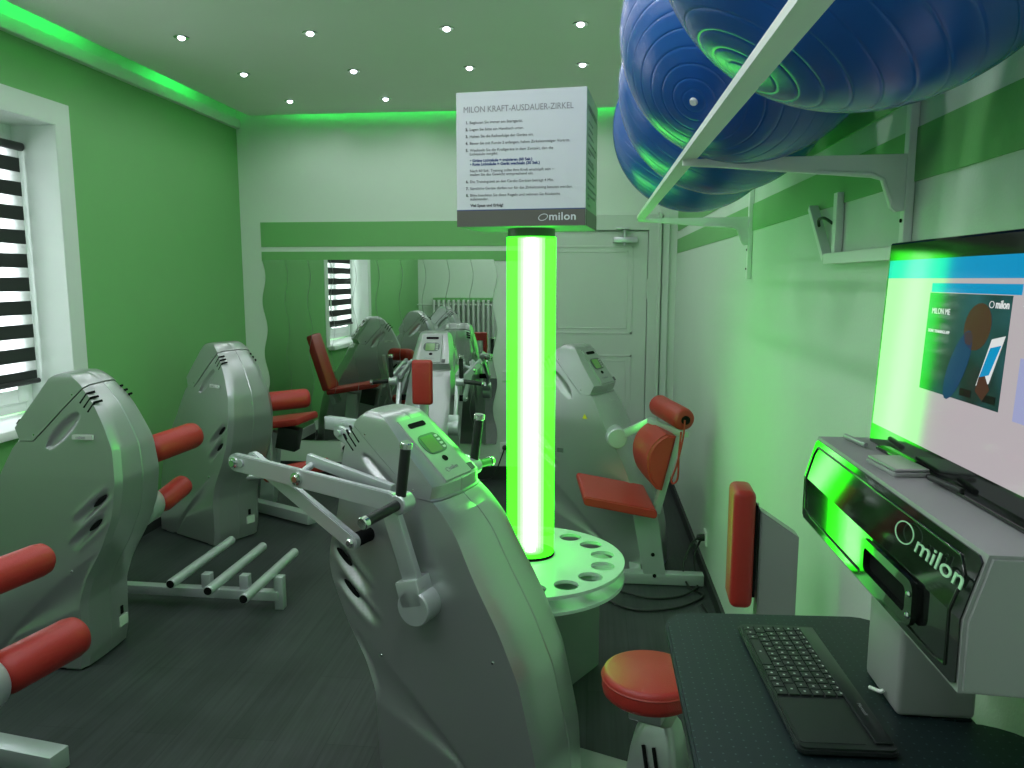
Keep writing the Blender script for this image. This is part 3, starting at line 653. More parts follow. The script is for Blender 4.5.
# padded roll with gathered end
def roll(r, a, b, rad, name='roll_pad', world=True, puck=True):
    """a, b in world coordinates"""
    inv = r.matrix_basis.inverted() if world else Matrix.Identity(4)
    a = inv @ Vector(a); b = inv @ Vector(b); L = (b - a).length
    prof = [(0.018, 0.0), (rad * 0.55, 0.002), (rad * 0.86, 0.014), (rad, 0.035), (rad, L - 0.03), (rad * 0.93, L - 0.01), (rad * 0.75, L), (0.0, L)]
    mt, _ = frame(a, b); bm = bmesh.new(); n = 40; rings = []
    for i, (q, z) in enumerate(prof):
        if q < 1e-6: rings.append([bm.verts.new((0, 0, z))]); continue
        rings.append([bm.verts.new(((q * (1 - (0.10 * (k % 2) if (i in (1, 2) and puck) else 0))) * cos(2 * pi * k / n), (q * (1 - (0.10 * (k % 2) if (i in (1, 2) and puck) else 0))) * sin(2 * pi * k / n), z)) for k in range(n)])
    for P1, P2 in zip(rings, rings[1:]):
        for k in range(n):
            k2 = (k + 1) % n
            if len(P2) == 1: bm.faces.new((P1[k], P1[k2], P2[0]))
            else: bm.faces.new((P1[k], P1[k2], P2[k2], P2[k]))
    bm.faces.new(rings[0][::-1])
    bmesh.ops.transform(bm, matrix=mt, verts=bm.verts[:])
    return link(name, bm, 'red', r, 50)
def loc_(r, p): return r.matrix_basis.inverted() @ Vector(p)
def stub(r, a, b, rad, m='steel', name='roll_axle'):
    bm = B(); cyl(bm, loc_(r, a), loc_(r, b), rad); return link(name, bm, m, r, 40)

# -- left machine under the window (its back to the room)
m3 = machine('leg_machine', (-2.05, 2.935, 0), radians(180), 'silver exercise machine by the window with red rolls and a three tube foot rest')
roll(m3, (-1.955, 3.16, 0.842), (-1.885, 3.45, 0.862), 0.062)
stub(m3, (-1.98, 3.05, 0.835), (-1.95, 3.18, 0.843), 0.02)
roll(m3, (-1.945, 3.20, 0.585), (-1.925, 3.40, 0.632), 0.05)
bm = B(); cyl(bm, loc_(m3, (-1.99, 3.12, 0.60)), loc_(m3, (-1.955, 3.21, 0.59)), 0.095, 0.06, 32, 0.006); link('roll_hub', bm, 'steel', m3, 35)
bm = B(); I = m3.matrix_basis.inverted()
bar(bm, I @ Vector((-2.45, 3.47, 0.07)), I @ Vector((-1.50, 3.45, 0.07)), 0.045, 0.05, (0, 0, 1), 0.003)
box(bm, 0, 0.001, 0, 0.001, 0, 0.001)
bm.free(); bm = B(); bar(bm, I @ Vector((-2.45, 3.47, 0.07)), I @ Vector((-1.50, 3.45, 0.07)), 0.045, 0.05, (0, 0, 1), 0.003)
fr = link('foot_rest_beam', bm, 'steel', m3, 35)
for i, x in enumerate((-1.87, -1.675, -1.50)):
    bm = B(); lo = 0.0 if i == 2 else 0.065; p = I @ Vector((x, 3.46, 0)); box(bm, p.x - 0.022, p.x + 0.022, p.y - 0.022, p.y + 0.022, lo, 0.165, 0.003); link('foot_rest_post', bm, 'steel', fr, 35)
for i, (x, y0, y1) in enumerate(((-1.955, 3.285, 3.90), (-1.74, 3.226, 3.82), (-1.537, 3.157, 3.75))):
    bm = B(); p, q = I @ Vector((x, y0 - 0.01, 0.178)), I @ Vector((x + 0.0, y1, 0.178)); cyl(bm, p, q, 0.023, None, 20, 0.003); link('foot_tube', bm, 'steel', fr, 40)
    bm = B(); dd = (q - p).normalized(); cyl(bm, p - dd * 0.004, p + dd * 0.01, 0.0185, None, 20); link('tube_plug', bm, 'dark_slot', fr, 40)

# -- machine in the far left corner with its seat
m4 = machine('leg_machine', (-2.155, 4.38, 0), radians(151.4), 'silver exercise machine by the far left corner, its ridged back to the room')
roll(m4, (-2.02, 4.44, 0.852), (-1.760, 4.615, 0.862), 0.060)
stub(m4, (-2.16, 4.42, 0.86), (-2.0, 4.46, 0.858), 0.02)
I4 = m4.matrix_basis.inverted()
def wbar(r, a, b, w, h, side, nm, m='steel', bev=0.003):
    I = r.matrix_basis.inverted(); bm = B(); bar(bm, I @ Vector(a), I @ Vector(b), w, h, I.to_3x3() @ Vector(side), bev); return link(nm, bm, m, r, 40)
wbar(m4, (-2.40, 5.15, 0.575), (-1.95, 5.08, 0.645), 0.30, 0.05, (0, 1, 0), 'seat', 'red', 0.015)
wbar(m4, (-2.37, 5.19, 0.60), (-2.52, 5.20, 1.10), 0.27, 0.07, (0, 1, 0), 'backrest', 'red', 0.02)
wbar(m4, (-2.33, 5.16, 0.47), (-2.52, 5.20, 1.07), 0.16, 0.035, (0, 1, 0), 'backrest_frame')
wbar(m4, (-2.08, 5.02, 0.44), (-2.05, 5.02, 0.59), 0.1, 0.14, (0, 1, 0), 'seat_bracket', 'black')
wbar(m4, (-2.26, 5.08, 0.04), (-2.20, 5.08, 0.55), 0.08, 0.10, (0, 1, 0), 'seat_post')
wbar(m4, (-2.45, 5.05, 0.05), (-1.80, 4.70, 0.05), 0.07, 0.07, (0, 0, 1), 'floor_beam')
roll(m4, (-1.99, 4.42, 0.40), (-1.70, 4.76, 0.405), 0.045, 'shin_roll')
stub(m4, (-2.10, 4.40, 0.40), (-1.97, 4.43, 0.40), 0.018)
wbar(m4, (-2.0, 4.55, 0.40), (-2.04, 4.62, 0.86), 0.03, 0.03, (0, 1, 0), 'roll_arm')

# -- near left machine, mostly outside the frame
m5 = machine('leg_machine', (-2.02, 1.32, 0), radians(184), 'silver machine mostly outside the left edge, two red rolls and floor beam reaching in')
roll(m5, (-1.56, 1.56, 0.838), (-1.487, 1.895, 0.840), 0.046)
wbar(m5, (-2.05, 1.42, 0.83), (-1.56, 1.58, 0.838), 0.04, 0.04, (0, 0, 1), 'roll_bracket')
roll(m5, (-1.475, 1.66, 0.610), (-1.425, 1.915, 0.610), 0.058)
bm = B(); cyl(bm, loc_(m5, (-1.495, 1.575, 0.605)), loc_(m5, (-1.478, 1.665, 0.608)), 0.09, 0.065, 32, 0.006); link('roll_hub', bm, 'steel', m5, 35)
wbar(m5, (-2.10, 1.45, 0.59), (-1.50, 1.60, 0.60), 0.05, 0.05, (0, 0, 1), 'roll_arm')
wbar(m5, (-2.25, 2.24, 0.045), (-1.70, 2.15, 0.045), 0.07, 0.075, (0, 0, 1), 'floor_beam')
wbar(m5, (-2.2, 1.45, 0.045), (-2.2, 2.22, 0.045), 0.07, 0.07, (0, 0, 1), 'floor_rail')

# -- machine behind the light column with seat, lumbar cushion and roll
m6 = machine('back_machine', (-0.13, 4.47, 0), radians(-28), 'silver exercise machine with orange red seat and curved cushion, behind the light column')
I6 = m6.matrix_basis.inverted()
def wprism(r, pts, y0, y1, nm, m, bev=0.0, shift=(0, 0)):
    """profile in x,z at world y0, swept to y1 with an x,z shift"""
    I = r.matrix_basis.inverted(); bm = bmesh.new(); a = [bm.verts.new(I @ Vector((p[0], y0, p[1]))) for p in pts]; b = [bm.verts.new(I @ Vector((p[0] + shift[0], y1, p[1] + shift[1]))) for p in pts]
    bm.faces.new(a); bm.faces.new(b[::-1]); N = len(pts)
    for i in range(N): bm.faces.new((a[i], b[i], b[(i + 1) % N], a[(i + 1) % N]))
    bmesh.ops.recalc_face_normals(bm, faces=bm.faces[:])
    if bev:
        A_ = set(a) | set(b); es = [e for e in bm.edges if (e.verts[0] in set(a)) == (e.verts[1] in set(a))]
        bmesh.ops.bevel(bm, geom=es, offset=bev, segments=3, affect='EDGES')
    return link(nm, bm, m, r, 40)
wprism(m6, rrect(-0.0, 0.375, 0.0, 0.048, 0.018, 3) and [(-0.03 + p[0] * 0.985, 0.462 + p[1] - 0.165 * p[0]) for p in rrect(0.0, 0.375, 0.0, 0.048, 0.018, 3)], 3.80, 4.12, 'seat', 'red', 0.006, (-0.045, 0.045))
cush = [(0.425, 0.826), (0.369, 0.55)]
def cushion_pts():
    top = Vector((0.425, 0.826)); bot = Vector((0.362, 0.548)); d = bot - top; n = Vector((-d.y, d.x)).normalized(); n = n if n.x < 0 else -n; out = []
    for k in range(13):
        t = k / 12; bulge = 0.112 * (sin(pi * (0.06 + 0.90 * t) ** 0.9) ** 0.6); out.append((top.x + d.x * t + n.x * bulge, top.y + d.y * t + n.y * bulge))
    return [(top.x, top.y)] + out + [(bot.x, bot.y)]
wprism(m6, cushion_pts(), 3.80, 4.10, 'lumbar_cushion', 'red', 0.012, (-0.06, 0.014))
wbar(m6, (0.452, 3.95, 0.84), (0.345, 3.95, 0.40), 0.10, 0.035, (0, 1, 0), 'cushion_frame')
wprism(m6, [(0.215, 0.43), (0.35, 0.40), (0.405, 0.04), (0.29, 0.04)], 3.93, 3.985, 'seat_post', 'steel', 0.003)
wbar(m6, (0.02, 3.96, 0.035), (0.60, 3.96, 0.035), 0.06, 0.06, (0, 0, 1), 'floor_beam')
wbar(m6, (0.25, 3.96, 0.035), (0.25, 4.42, 0.035), 0.05, 0.06, (0, 0, 1), 'floor_rail')
for z in (0.055, 0.17):
    bm = B(); p = I6 @ Vector((0.35 - 0.1 * z, 3.925, z - 0.0)); q = I6 @ Vector((0.35 - 0.1 * z, 3.935, z)); cyl(bm, p, q, 0.010, None, 16); link('bolt', bm, 'dark_slot', m6)
rl = roll(m6, (0.345, 4.08, 0.945), (0.458, 3.76, 0.918), 0.056, 'back_roll')
bm = B(); cyl(bm, loc_(m6, (0.458, 3.765, 0.918)), loc_(m6, (0.461, 3.753, 0.918)), 0.022, None, 24); link('roll_cap', bm, 'dark_slot', rl, 40)
wbar(m6, (0.31, 4.08, 0.858), (0.47, 3.80, 0.838), 0.03, 0.03, (0, 0, 1), 'roll_bracket')
wbar(m6, (0.15, 4.15, 0.752), (0.325, 4.10, 0.850), 0.045, 0.03, (0, 0, 1), 'swing_arm')
bm = B(); cyl(bm, loc_(m6, (0.120, 4.32, 0.744)), loc_(m6, (0.145, 4.12, 0.744)), 0.056, None, 32, 0.006); link('arm_hub', bm, 'steel', m6, 35)
bm = B(); tube(bm, [I6 @ p for p in spline([(0.455, 3.75, 0.92), (0.45, 3.75, 0.84), (0.425, 3.76, 0.70), (0.40, 3.76, 0.62), (0.41, 3.76, 0.60), (0.43, 3.76, 0.63), (0.432, 3.76, 0.74), (0.44, 3.76, 0.86)])], 0.005, 8); link('pull_strap', bm, 'red', m6, 60)
# warning triangle and small plate on its flank
hz = 0.168
bm = B(); prism(bm, [(0, 0), (0.032, 0), (0.016, 0.028)], (0.18, -0.1625, 0.83), (1, 0, 0), (0, 0, 1), 0.0015); link('warning_sign', bm, 'yellow', m6)
bm = B(); box(bm, 0.02, 0.06, -0.1640, -0.155, 0.62, 0.645); link('small_plate', bm, 'ink', m6)

# ------------------------------------------------------------------ light column with bottle ring and sign
cx, cy = -0.235, 2.98
lc = empty('light_column', (cx, cy, 0), 0, 'tall glowing green light column on a grey plinth with a round perforated bottle shelf', 'light column')
a = radians(14); bm = B()
pts = [(0.29 * cos(a + k * pi / 2), 0.29 * sin(a + k * pi / 2)) for k in range(4)]
prism(bm, pts, (0, 0, 0.0), (1, 0, 0), (0, 1, 0), 0.43, 0.004); link('plinth', bm, 'plinth', lc, 30)
DXc, DYc, DR = -0.02, -0.05, 0.395; NH = 16
def disc(hole, z0, z1):
    bm = bmesh.new(); hs = []
    for k in range(NH):
        a = 2 * pi * (k + 0.5) / NH; hs.append((DXc + 0.315 * cos(a), DYc + 0.315 * sin(a)))
    NA = 8
    # sector cells with a circular hole in each
    for k in range(NH):
        a0, a1 = 2 * pi * k / NH, 2 * pi * (k + 1) / NH; ri, ro = 0.25, DR
        def P(r_, a_): return (DXc + r_ * cos(a_), DYc + r_ * sin(a_))
        outer = [P(ri + (ro - ri) * t / 4, a0) for t in range(4)] + [P(ro, a0 + (a1 - a0) * t / 6) for t in range(6)] + [P(ro - (ro - ri) * t / 4, a1) for t in range(4)] + [P(ri, a1 - (a1 - a0) * t / 6) for t in range(6)]
        h = hs[k]; inner = []
        for p in outer:
            an = atan2(p[1] - h[1], p[0] - h[0]); inner.append((h[0] + hole * cos(an), h[1] + hole * sin(an)))
        ring(bm, outer, inner, (0, 0, z0), (1, 0, 0), (0, 1, 0), z1 - z0)
    c = [(DXc + 0.25 * cos(2 * pi * k / 96), DYc + 0.25 * sin(2 * pi * k / 96)) for k in range(96)]
    prism(bm, c, (0, 0, z0), (1, 0, 0), (0, 1, 0), z1 - z0)
    return bm
bs = link('bottle_shelf', disc(0.046, 0.49, 0.503), 'acrylic', lc, 30)
bm = B(); cyl(bm, (DXc, DYc, 0.43), (DXc, DYc, 0.442), DR, None, 96); link('lower_shelf', bm, 'acrylic', lc, 30)
bm = B(); cyl(bm, (0, 0, 0.44), (0, 0, 0.492), 0.16, None, 48); link('shelf_spacer', bm, 'acrylic', lc, 30)
def tubeshell(r_):
    bm = bmesh.new(); n = 64
    a_ = [bm.verts.new((r_ * cos(2 * pi * k / n), r_ * sin(2 * pi * k / n), 0.512)) for k in range(n)]; b_ = [bm.verts.new((r_ * cos(2 * pi * k / n), r_ * sin(2 * pi * k / n), 1.757)) for k in range(n)]
    for k in range(n): bm.faces.new((a_[k], a_[(k + 1) % n], b_[(k + 1) % n], b_[k]))
    return bm
tb = link('light_tube', tubeshell(0.094), 'tube_outer', lc, 30)
for q in (0.052, 0.041, 0.031): link('inner_glow', tubeshell(q), 'tube_inner', tb, 30)
bm = B(); cyl(bm, (0, 0, 0.512), (0, 0, 1.757), 0.022, None, 48); link('light_core', bm, 'tube_core', tb, 30)
bm = B(); cyl(bm, (0, 0, 0.503), (0, 0, 0.514), 0.096, None, 64); link('bottom_collar', bm, 'dark_slot', lc, 30)
bm = B(); cyl(bm, (0, 0, 1.755), (0, 0, 1.788), 0.090, None, 64); link('top_collar', bm, 'sign_dark', lc, 30)

sg = empty('cube_sign', (-0.497, 2.83, 1.788), radians(-6), 'white notice cube with numbered gym rules in German, on top of the light column', 'sign')
SW, SD, SH = 0.473, 0.36, 0.47
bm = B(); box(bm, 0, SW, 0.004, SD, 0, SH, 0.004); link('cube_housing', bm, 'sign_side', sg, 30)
bm = B(); box(bm, 0.002, SW - 0.002, 0, 0.006, 0.0, SH, 0.001); fp = link('front_board', bm, 'sign_white', sg)
bm = B(); box(bm, 0.002, SW - 0.002, -0.002, 0.003, 0.0, 0.057); ft = link('footer_band', bm, 'sign_dark', sg)
bm = B(); box(bm, 0.002, SW - 0.002, -0.002, 0.003, 0.057, 0.0605); link('blue_line', bm, 'ink_blue', sg)
def ell(rx, ry, n=24, tilt=0.0): return [(rx * cos(2 * pi * k / n) * cos(tilt) - ry * sin(2 * pi * k / n) * sin(tilt), rx * cos(2 * pi * k / n) * sin(tilt) + ry * sin(2 * pi * k / n) * cos(tilt)) for k in range(n)]
bm = B(); ring(bm, ell(0.018, 0.0115, tilt=0.35), ell(0.0155, 0.0092, tilt=0.30), (0.320, -0.0025, 0.030), (1, 0, 0), (0, 0, 1), 0.001); link('logo', bm, 'sign_white', ft)
text('logo_lettering', 'milon', 0.038, 'sign_white', ft, (0.342, -0.0025, 0.020), (1, 0, 0), (0, 0, 1), 0.0006, 0.0006, 1.05, width=0.095)
LN = [('MILON KRAFT-AUSDAUER-ZIRKEL', 0.030, 0.030, 0.400, 'ink_light', 0.0, 0.395),
      ('1.', 0.0135, 0.036, 0.361, 'ink', 0.0005, None), ('Beginnen Sie immer am Startgerät.', 0.0135, 0.052, 0.361, 'ink', 0, 0.193),
      ('2.', 0.0135, 0.036, 0.337, 'ink', 0.0005, None), ('Legen Sie bitte ein Handtuch unter.', 0.0135, 0.052, 0.337, 'ink', 0, 0.197),
      ('3.', 0.0135, 0.036, 0.313, 'ink', 0.0005, None), ('Halten Sie die Reihenfolge der Geräte ein.', 0.0135, 0.052, 0.313, 'ink', 0, 0.232),
      ('4.', 0.0135, 0.036, 0.289, 'ink', 0.0005, None), ('Bevor Sie mit Runde 2 anfangen, haben Zirkeleinsteiger Vortritt.', 0.0135, 0.052, 0.289, 'ink', 0, 0.362),
      ('5.', 0.0135, 0.036, 0.265, 'ink', 0.0005, None), ('Wechseln Sie die Kraftgeräte in dem Zeittakt, den die', 0.0135, 0.052, 0.265, 'ink', 0, 0.302), ('Lichtsäule vorgibt:', 0.0135, 0.052, 0.252, 'ink', 0, 0.103),
      ('• Grüne Lichtsäule = trainieren (60 Sek.)', 0.0135, 0.052, 0.229, 'ink_blue', 0.0005, 0.228), ('• Rote Lichtsäule = Gerät wechseln (30 Sek.)', 0.0135, 0.052, 0.216, 'ink_blue', 0.0005, 0.255),
      ('Nach 60 Sek. Training sollte Ihre Kraft erschöpft sein –', 0.0135, 0.052, 0.193, 'ink', 0, 0.305), ('stellen Sie das Gewicht entsprechend ein.', 0.0135, 0.052, 0.180, 'ink', 0, 0.232),
      ('6.', 0.0135, 0.036, 0.155, 'ink', 0.0005, None), ('Die Trainingszeit an den Cardio-Geräten beträgt 4 Min.', 0.0135, 0.052, 0.155, 'ink', 0, 0.305),
      ('7.', 0.0135, 0.036, 0.131, 'ink', 0.0005, None), ('Sämtliche Geräte dürfen nur für das Zirkeltraining benutzt werden.', 0.0135, 0.052, 0.131, 'ink', 0, 0.372),
      ('8.', 0.0135, 0.036, 0.107, 'ink', 0.0005, None), ('Bitte beachten Sie diese Regeln und nehmen Sie Rücksicht', 0.0135, 0.052, 0.107, 'ink', 0, 0.328), ('aufeinander.', 0.0135, 0.052, 0.094, 'ink', 0, 0.068),
      ('Viel Spass und Erfolg!', 0.0135, 0.052, 0.071, 'ink', 0.0005, 0.122)]
for (s, sz, x, z, m_, bo, w_) in LN:
    text('lettering', s, sz, m_, fp, (x, -0.0006, z), (1, 0, 0), (0, 0, 1), bo, 0.0004, width=w_)
bm = B(); box(bm, SW - 0.001, SW + 0.001, 0.006, SD - 0.002, 0.0, 0.057); link('side_footer', bm, 'sign_dark', sg)
for (s, sz, x, z, m_, bo, w_) in LN:
    if w_: text('side_lettering', s, sz, 'side_ink', sg, (SW + 0.0006, x * 0.75, z), (0, 1, 0), (0, 0, 1), bo, 0.0004, width=w_ * 0.75)

# ------------------------------------------------------------------ ball rack and balls
rk = empty('ball_rack', (XR, 2.3, 1.84), 0, 'white steel ball rack on long wall brackets, mounted on the striped right wall', 'rack')
RX = 0.19 - XR
bm = B()
prism(bm, [(-0.016, 0), (0.016, 0), (0.016, 0.004), (-0.010, 0.004), (-0.012, 0.012), (-0.016, 0.012)], (RX, 0.90, 0), (1, 0, 0), (0, 0, 1), 2.8)
link('front_rail', bm, 'white_metal', rk)
for y in (1.64 - 2.3, 3.20 - 2.3):
    bm = B(); prism(bm, [(RX - 0.012, -0.012), (RX - 0.012, 0.0), (-0.018, 0.004), (-0.018, -0.105), (-0.032, -0.108), (-0.042, -0.10), (-0.062, -0.045), (-0.08, -0.040), (RX + 0.06, -0.016)], (0, y + 0.009, 0), (1, 0, 0), (0, 0, 1), 0.018, 0.002)
    br = link('bracket', bm, 'white_metal', rk, 30)
    bm = B(); tube(bm, [(-0.19, y - 0.012, -0.03), (-0.085, y - 0.012, -0.035), (-0.062, y - 0.012, -0.045), (-0.045, y - 0.012, -0.09)], 0.004, 8); link('stiffening_rib', bm, 'white_metal', br, 60)
    bm = B(); box(bm, -0.018, -0.001, y - 0.012, y + 0.012, -0.52 if y < 0 else -0.24, 0.16, 0.002); up = link('wall_upright', bm, 'white_metal', rk)
    bm = B()
    for k in range(3): cyl(bm, (-0.023, y - 0.005, -0.05 - 0.075 * k), (-0.0205, y - 0.005, -0.05 - 0.075 * k), 0.004, None, 10)
    link('screw', bm, 'dark_slot', up)
def ball_mesh(rad):
    prof = []; N = 150; grooves = [0.09, 0.17, 0.27, 0.38, 0.50, 0.62, 0.75, 0.88, 1.01, 1.14, 1.27, 1.40, 1.53]
    grooves = grooves + [pi - g_ for g_ in grooves]
    angs = sorted([pi * k / N for k in range(N + 1)] + [g_ + d_ for g_ in grooves for d_ in (-0.012, -0.005, 0, 0.005, 0.012)])
    angs = [angs[0]] + [b_ for a_, b_ in zip(angs, angs[1:]) if b_ - a_ > 0.002]
    for t in angs:
        d = sum(g2(t - g_, 0.005) for g_ in grooves) * 0.0008; r_ = rad - d
        prof.append((r_ * sin(t) if 0.001 < t < pi - 0.001 else 0, r_ * cos(t)))
    bm = bmesh.new(); lathe_raw(bm, prof, 96); return bm
for (c, r_, ax, lab) in (((0.330, 1.03, 2.077), 0.268, (0.549, 0.007, 0.835), 'huge blue gym ball nearest the viewer on the wall rack'),
                         ((0.298, 1.605, 2.08), 0.252, (-0.487, -0.576, -0.657), 'blue gym ball with a white plug facing the viewer, second on the rack'),
                         ((0.331, 2.09, 2.09), 0.272, (-0.3, 0.8, -0.5), 'blue gym ball third along the wall rack, between two others'),
                         ((0.328, 2.613, 2.086), 0.27, (-0.4, 0.5, -0.76), 'blue gym ball lowest in view at the far end of the rack')):
    e = empty('gym_ball', c, 0, lab, 'ball', 'blue gym balls on the wall rack')
    o = link('ball_skin', ball_mesh(r_), 'ball', e, 80); q = Vector(ax).normalized().to_track_quat('Z', 'Y'); o.rotation_mode = 'QUATERNION'; o.rotation_quaternion = q
    bm = B(); lathe(bm, [(0, 0.004), (0.006, 0.004), (0.008, 0.0), (0.008, -0.006), (0, -0.006)], Vector(ax).normalized() * r_, Vector(ax).normalized() * (r_ + 1), 16); link('air_plug', bm, 'plug', e, 40)
# small folding wall bracket
wb = empty('folding_wall_bracket', (XR, 1.965, 1.652), 0, 'small white folding wall bracket with a propped strut, on the right wall behind the monitor', 'bracket')
bm = B(); box(bm, -0.03, -0.001, -0.50, 0.155, -0.014, 0.014, 0.002); link('wall_bar', bm, 'white_metal', wb)
bm = B(); bar(bm, (-0.018, 0.16, 0.0), (-0.02, 0.31, 0.145), 0.026, 0.018, (1, 0, 0)); link('folding_strut', bm, 'white_metal', wb)
bm = B(); box(bm, -0.02, -0.001, 0.095, 0.125, 0.014, 0.165, 0.002); link('upright', bm, 'white_metal', wb)
bm = B(); tube(bm, spline([(-0.022, 0.235, 0.09), (-0.03, 0.21, 0.105), (-0.03, 0.16, 0.105), (-0.02, 0.125, 0.09)]), 0.004, 8); link('cord_loop', bm, 'black', wb)

# ------------------------------------------------------------------ kiosk
TZ = 0.985
ks = empty('info_kiosk', (0.5, 1.15, 0), 0, 'grey kiosk post with glossy black front box carrying pale lettering, behind the keyboard', 'kiosk')
I = Vector((-0.5, -1.15, 0))
bm = B(); box(bm, 0.438 - 0.5, 0.545 - 0.5, 1.072 - 1.15, 1.20 - 1.15, TZ - 0.002, 1.2, 0.008, 3); link('kiosk_post', bm, 'kiosk', ks, 40)
bm = B(); box(bm, 0.438 - 0.5, 0.545 - 0.5, 1.072 - 1.15, 1.20 - 1.15, 0.0, TZ - 0.02, 0.008, 3); link('lower_post', bm, 'kiosk', ks, 40)
ky0, ky1 = 0.804, 1.42
prof = [(0.41, 1.318), (0.39, 1.246), (0.39, 1.166), (0.56, 1.16), (0.595, 1.19), (0.595, 1.318)]
bm = B(); prism(bm, [(p[0] - 0.5, p[1]) for p in prof], (0, ky1 - 1.15, 0), (1, 0, 0), (0, 0, 1), ky1 - ky0, 0.004); bx = link('display_box', bm, 'kiosk', ks, 35)
# glossy front in two facets
def facet(s, t):  # s along y (0 near .. 1 far), t from bottom 0 to top 1 along folded front
    y = ky0 + (ky1 - ky0) * s; seg = 0.08 / (0.08 + 0.0747)
    if t < seg: return Vector((0.39, y, 1.166 + 0.08 * t / seg)) + I
    k = (t - seg) / (1 - seg); return Vector((0.39 + 0.02 * k, y, 1.246 + 0.072 * k)) + I
def facet_patch(bm, s0, s1, t0, t1, off, r=0.0, thick=0.002, ns=24, seg=0.08 / 0.1547):
    ts = [t0, t0 + 0.03, seg, t1 - 0.03, t1] if t0 < seg < t1 else [t0, t1]
    rows_ = []
    for t in ts:
        k = 0.03 if (t in (t0, t1) and r) else 0.0
        rows_.append([facet(s0 + k * 0.5, t), facet(s1 - k * 0.5, t)])
    n = Vector((-1, 0, 0)); va = [[bm.verts.new(p + n * off) for p in rw] for rw in rows_]; vb = [[bm.verts.new(p + n * (off - thick)) for p in rw] for rw in rows_]
    for i in range(len(ts) - 1): bm.faces.new((va[i][0], va[i][1], va[i + 1][1], va[i + 1][0])); bm.faces.new((vb[i][0], vb[i + 1][0], vb[i + 1][1], vb[i][1]))
    for i in range(len(ts) - 1):
        for k in (0, 1): bm.faces.new((va[i][k], va[i + 1][k], vb[i + 1][k], vb[i][k]))
    bm.faces.new((va[0][0], vb[0][0], vb[0][1], va[0][1])); bm.faces.new((va[-1][0], va[-1][1], vb[-1][1], vb[-1][0]))
    return bm
gp = link('gloss_front', facet_patch(B(), 0.012, 0.988, 0.03, 0.97, 0.0025, 1), 'gloss_black', ks)
rimpts = [facet(0.05, 0.12), facet(0.05, 0.52), facet(0.045, 0.80), facet(0.075, 0.90), facet(0.5, 0.90), facet(0.95, 0.90), facet(0.965, 0.8), facet(0.965, 0.52), facet(0.955, 0.16), facet(0.9, 0.12), facet(0.5, 0.12), facet(0.09, 0.09), facet(0.05, 0.12)]
bm = B(); tube(bm, [p + Vector((-0.003, 0, 0)) for p in rimpts], 0.0018, 8, False); link('front_rim', bm, 'gloss_black', gp, 60)
# handle: rounded ring standing off the front
bm = B(); hy0, hy1, hz0, hz1 = 0.905 - 1.15, 1.080 - 1.15, 1.190, 1.246
ring(bm, rrect(-hy1, -hy0, hz0, hz1, 0.014), rrect(-hy1 + 0.012, -hy0 - 0.02, hz0 + 0.012, hz1 - 0.012, 0.008), (0.3835 - 0.5, 0, 0), (0, -1, 0), (0, 0, 1), 0.006)
ring(bm, rrect(-hy1 + 0.004, -hy0 - 0.004, hz0 + 0.004, hz1 - 0.004, 0.012), rrect(-hy1 + 0.012, -hy0 - 0.02, hz0 + 0.012, hz1 - 0.012, 0.008), (0.39 - 0.5, 0, 0), (0, -1, 0), (0, 0, 1), 0.0065)
link('handle_frame', bm, 'gloss_black', gp, 30)
bm = B(); box(bm, 0.3868 - 0.5, 0.388 - 0.5, hy0 + 0.015, hy1 - 0.01, hz0 + 0.01, hz1 - 0.01); link('handle_recess', bm, 'dark_slot', gp)
for z in (1.204, 1.230):
    bm = B(); lathe(bm, [(0, 0.003), (0.003, 0.002), (0.004, 0), (0, 0)], (0.3770 - 0.5, hy0 + 0.009, z), (-1, hy0 + 0.009, z), 12); link('screw', bm, 'chrome', gp, 40)
nrm = Vector((-0.963, 0, 0.268)); uyf = Vector((0.268, 0, 0.963))
bm = B(); c0 = Vector((0.3985 - 0.5 - 0.005, 0.977 - 1.15, 1.285)); ring(bm, ell(0.027, 0.0135, 32), ell(0.0250, 0.0120, 32), c0, (0, -1, 0), uyf, 0.001); link('logo', bm, 'logo_pale', gp)
text('logo_lettering', 'milon', 0.028, 'logo_pale', gp, Vector((0.3925 - 0.5 - 0.0035, 0.935 - 1.15, 1.276)), (0, -1, 0), uyf, 0.0001, 0.0006, 1.0, width=0.118)
# hidden sensor opening at far end of box
bm = B(); ring(bm, rrect(-(1.40 - 1.15), -(1.125 - 1.15), 1.196, 1.296, 0.012), rrect(-(1.39 - 1.15), -(1.14 - 1.15), 1.204, 1.288, 0.010), (0.3895 - 0.5, 0, 0), (0, -1, 0), (0.12, 0, 1), 0.008); link('reader_frame', bm, 'gloss_black', gp, 30)

mo = empty('touch_monitor', (0.50, 1.1, 1.318), radians(0.8), 'black framed touch screen monitor showing a web page, standing on the grey kiosk box', 'monitor')
TILT = 0.045
def mp(y, z, d=0.0): return Vector((-0.01 + TILT * z - d, y - 1.1, z))
def mbox(y0, y1, z0, z1, d0, d1, nm, m, par, bev=0.0):
    bm = bmesh.new(); box(bm, -d1, -d0, y0 - 1.1, y1 - 1.1, z0, z1, bev)
    for v in bm.verts: v.co.x += -0.01 + TILT * v.co.z
    return link(nm, bm, m, par)
my0, my1 = 0.80, 1.385
mbox(my0, my1, 0.0, 0.342, -0.045, 0.0, 'monitor_housing', 'monitor_black', mo, 0.004)
bm = B(); box(bm, -0.022, 0.06, -0.25, 0.22, -0.0, 0.006, 0.002); link('stand_foot', bm, 'monitor_black', mo)
scn = mbox(my0 + 0.01, my1 - 0.012, 0.035, 0.312, -0.001, 0.0012, 'screen', 'scr_bg', mo)
mbox(my0 + 0.01, my1 - 0.012, 0.283, 0.312, 0.0, 0.0016, 'page_header', 'scr_cyan', scn)
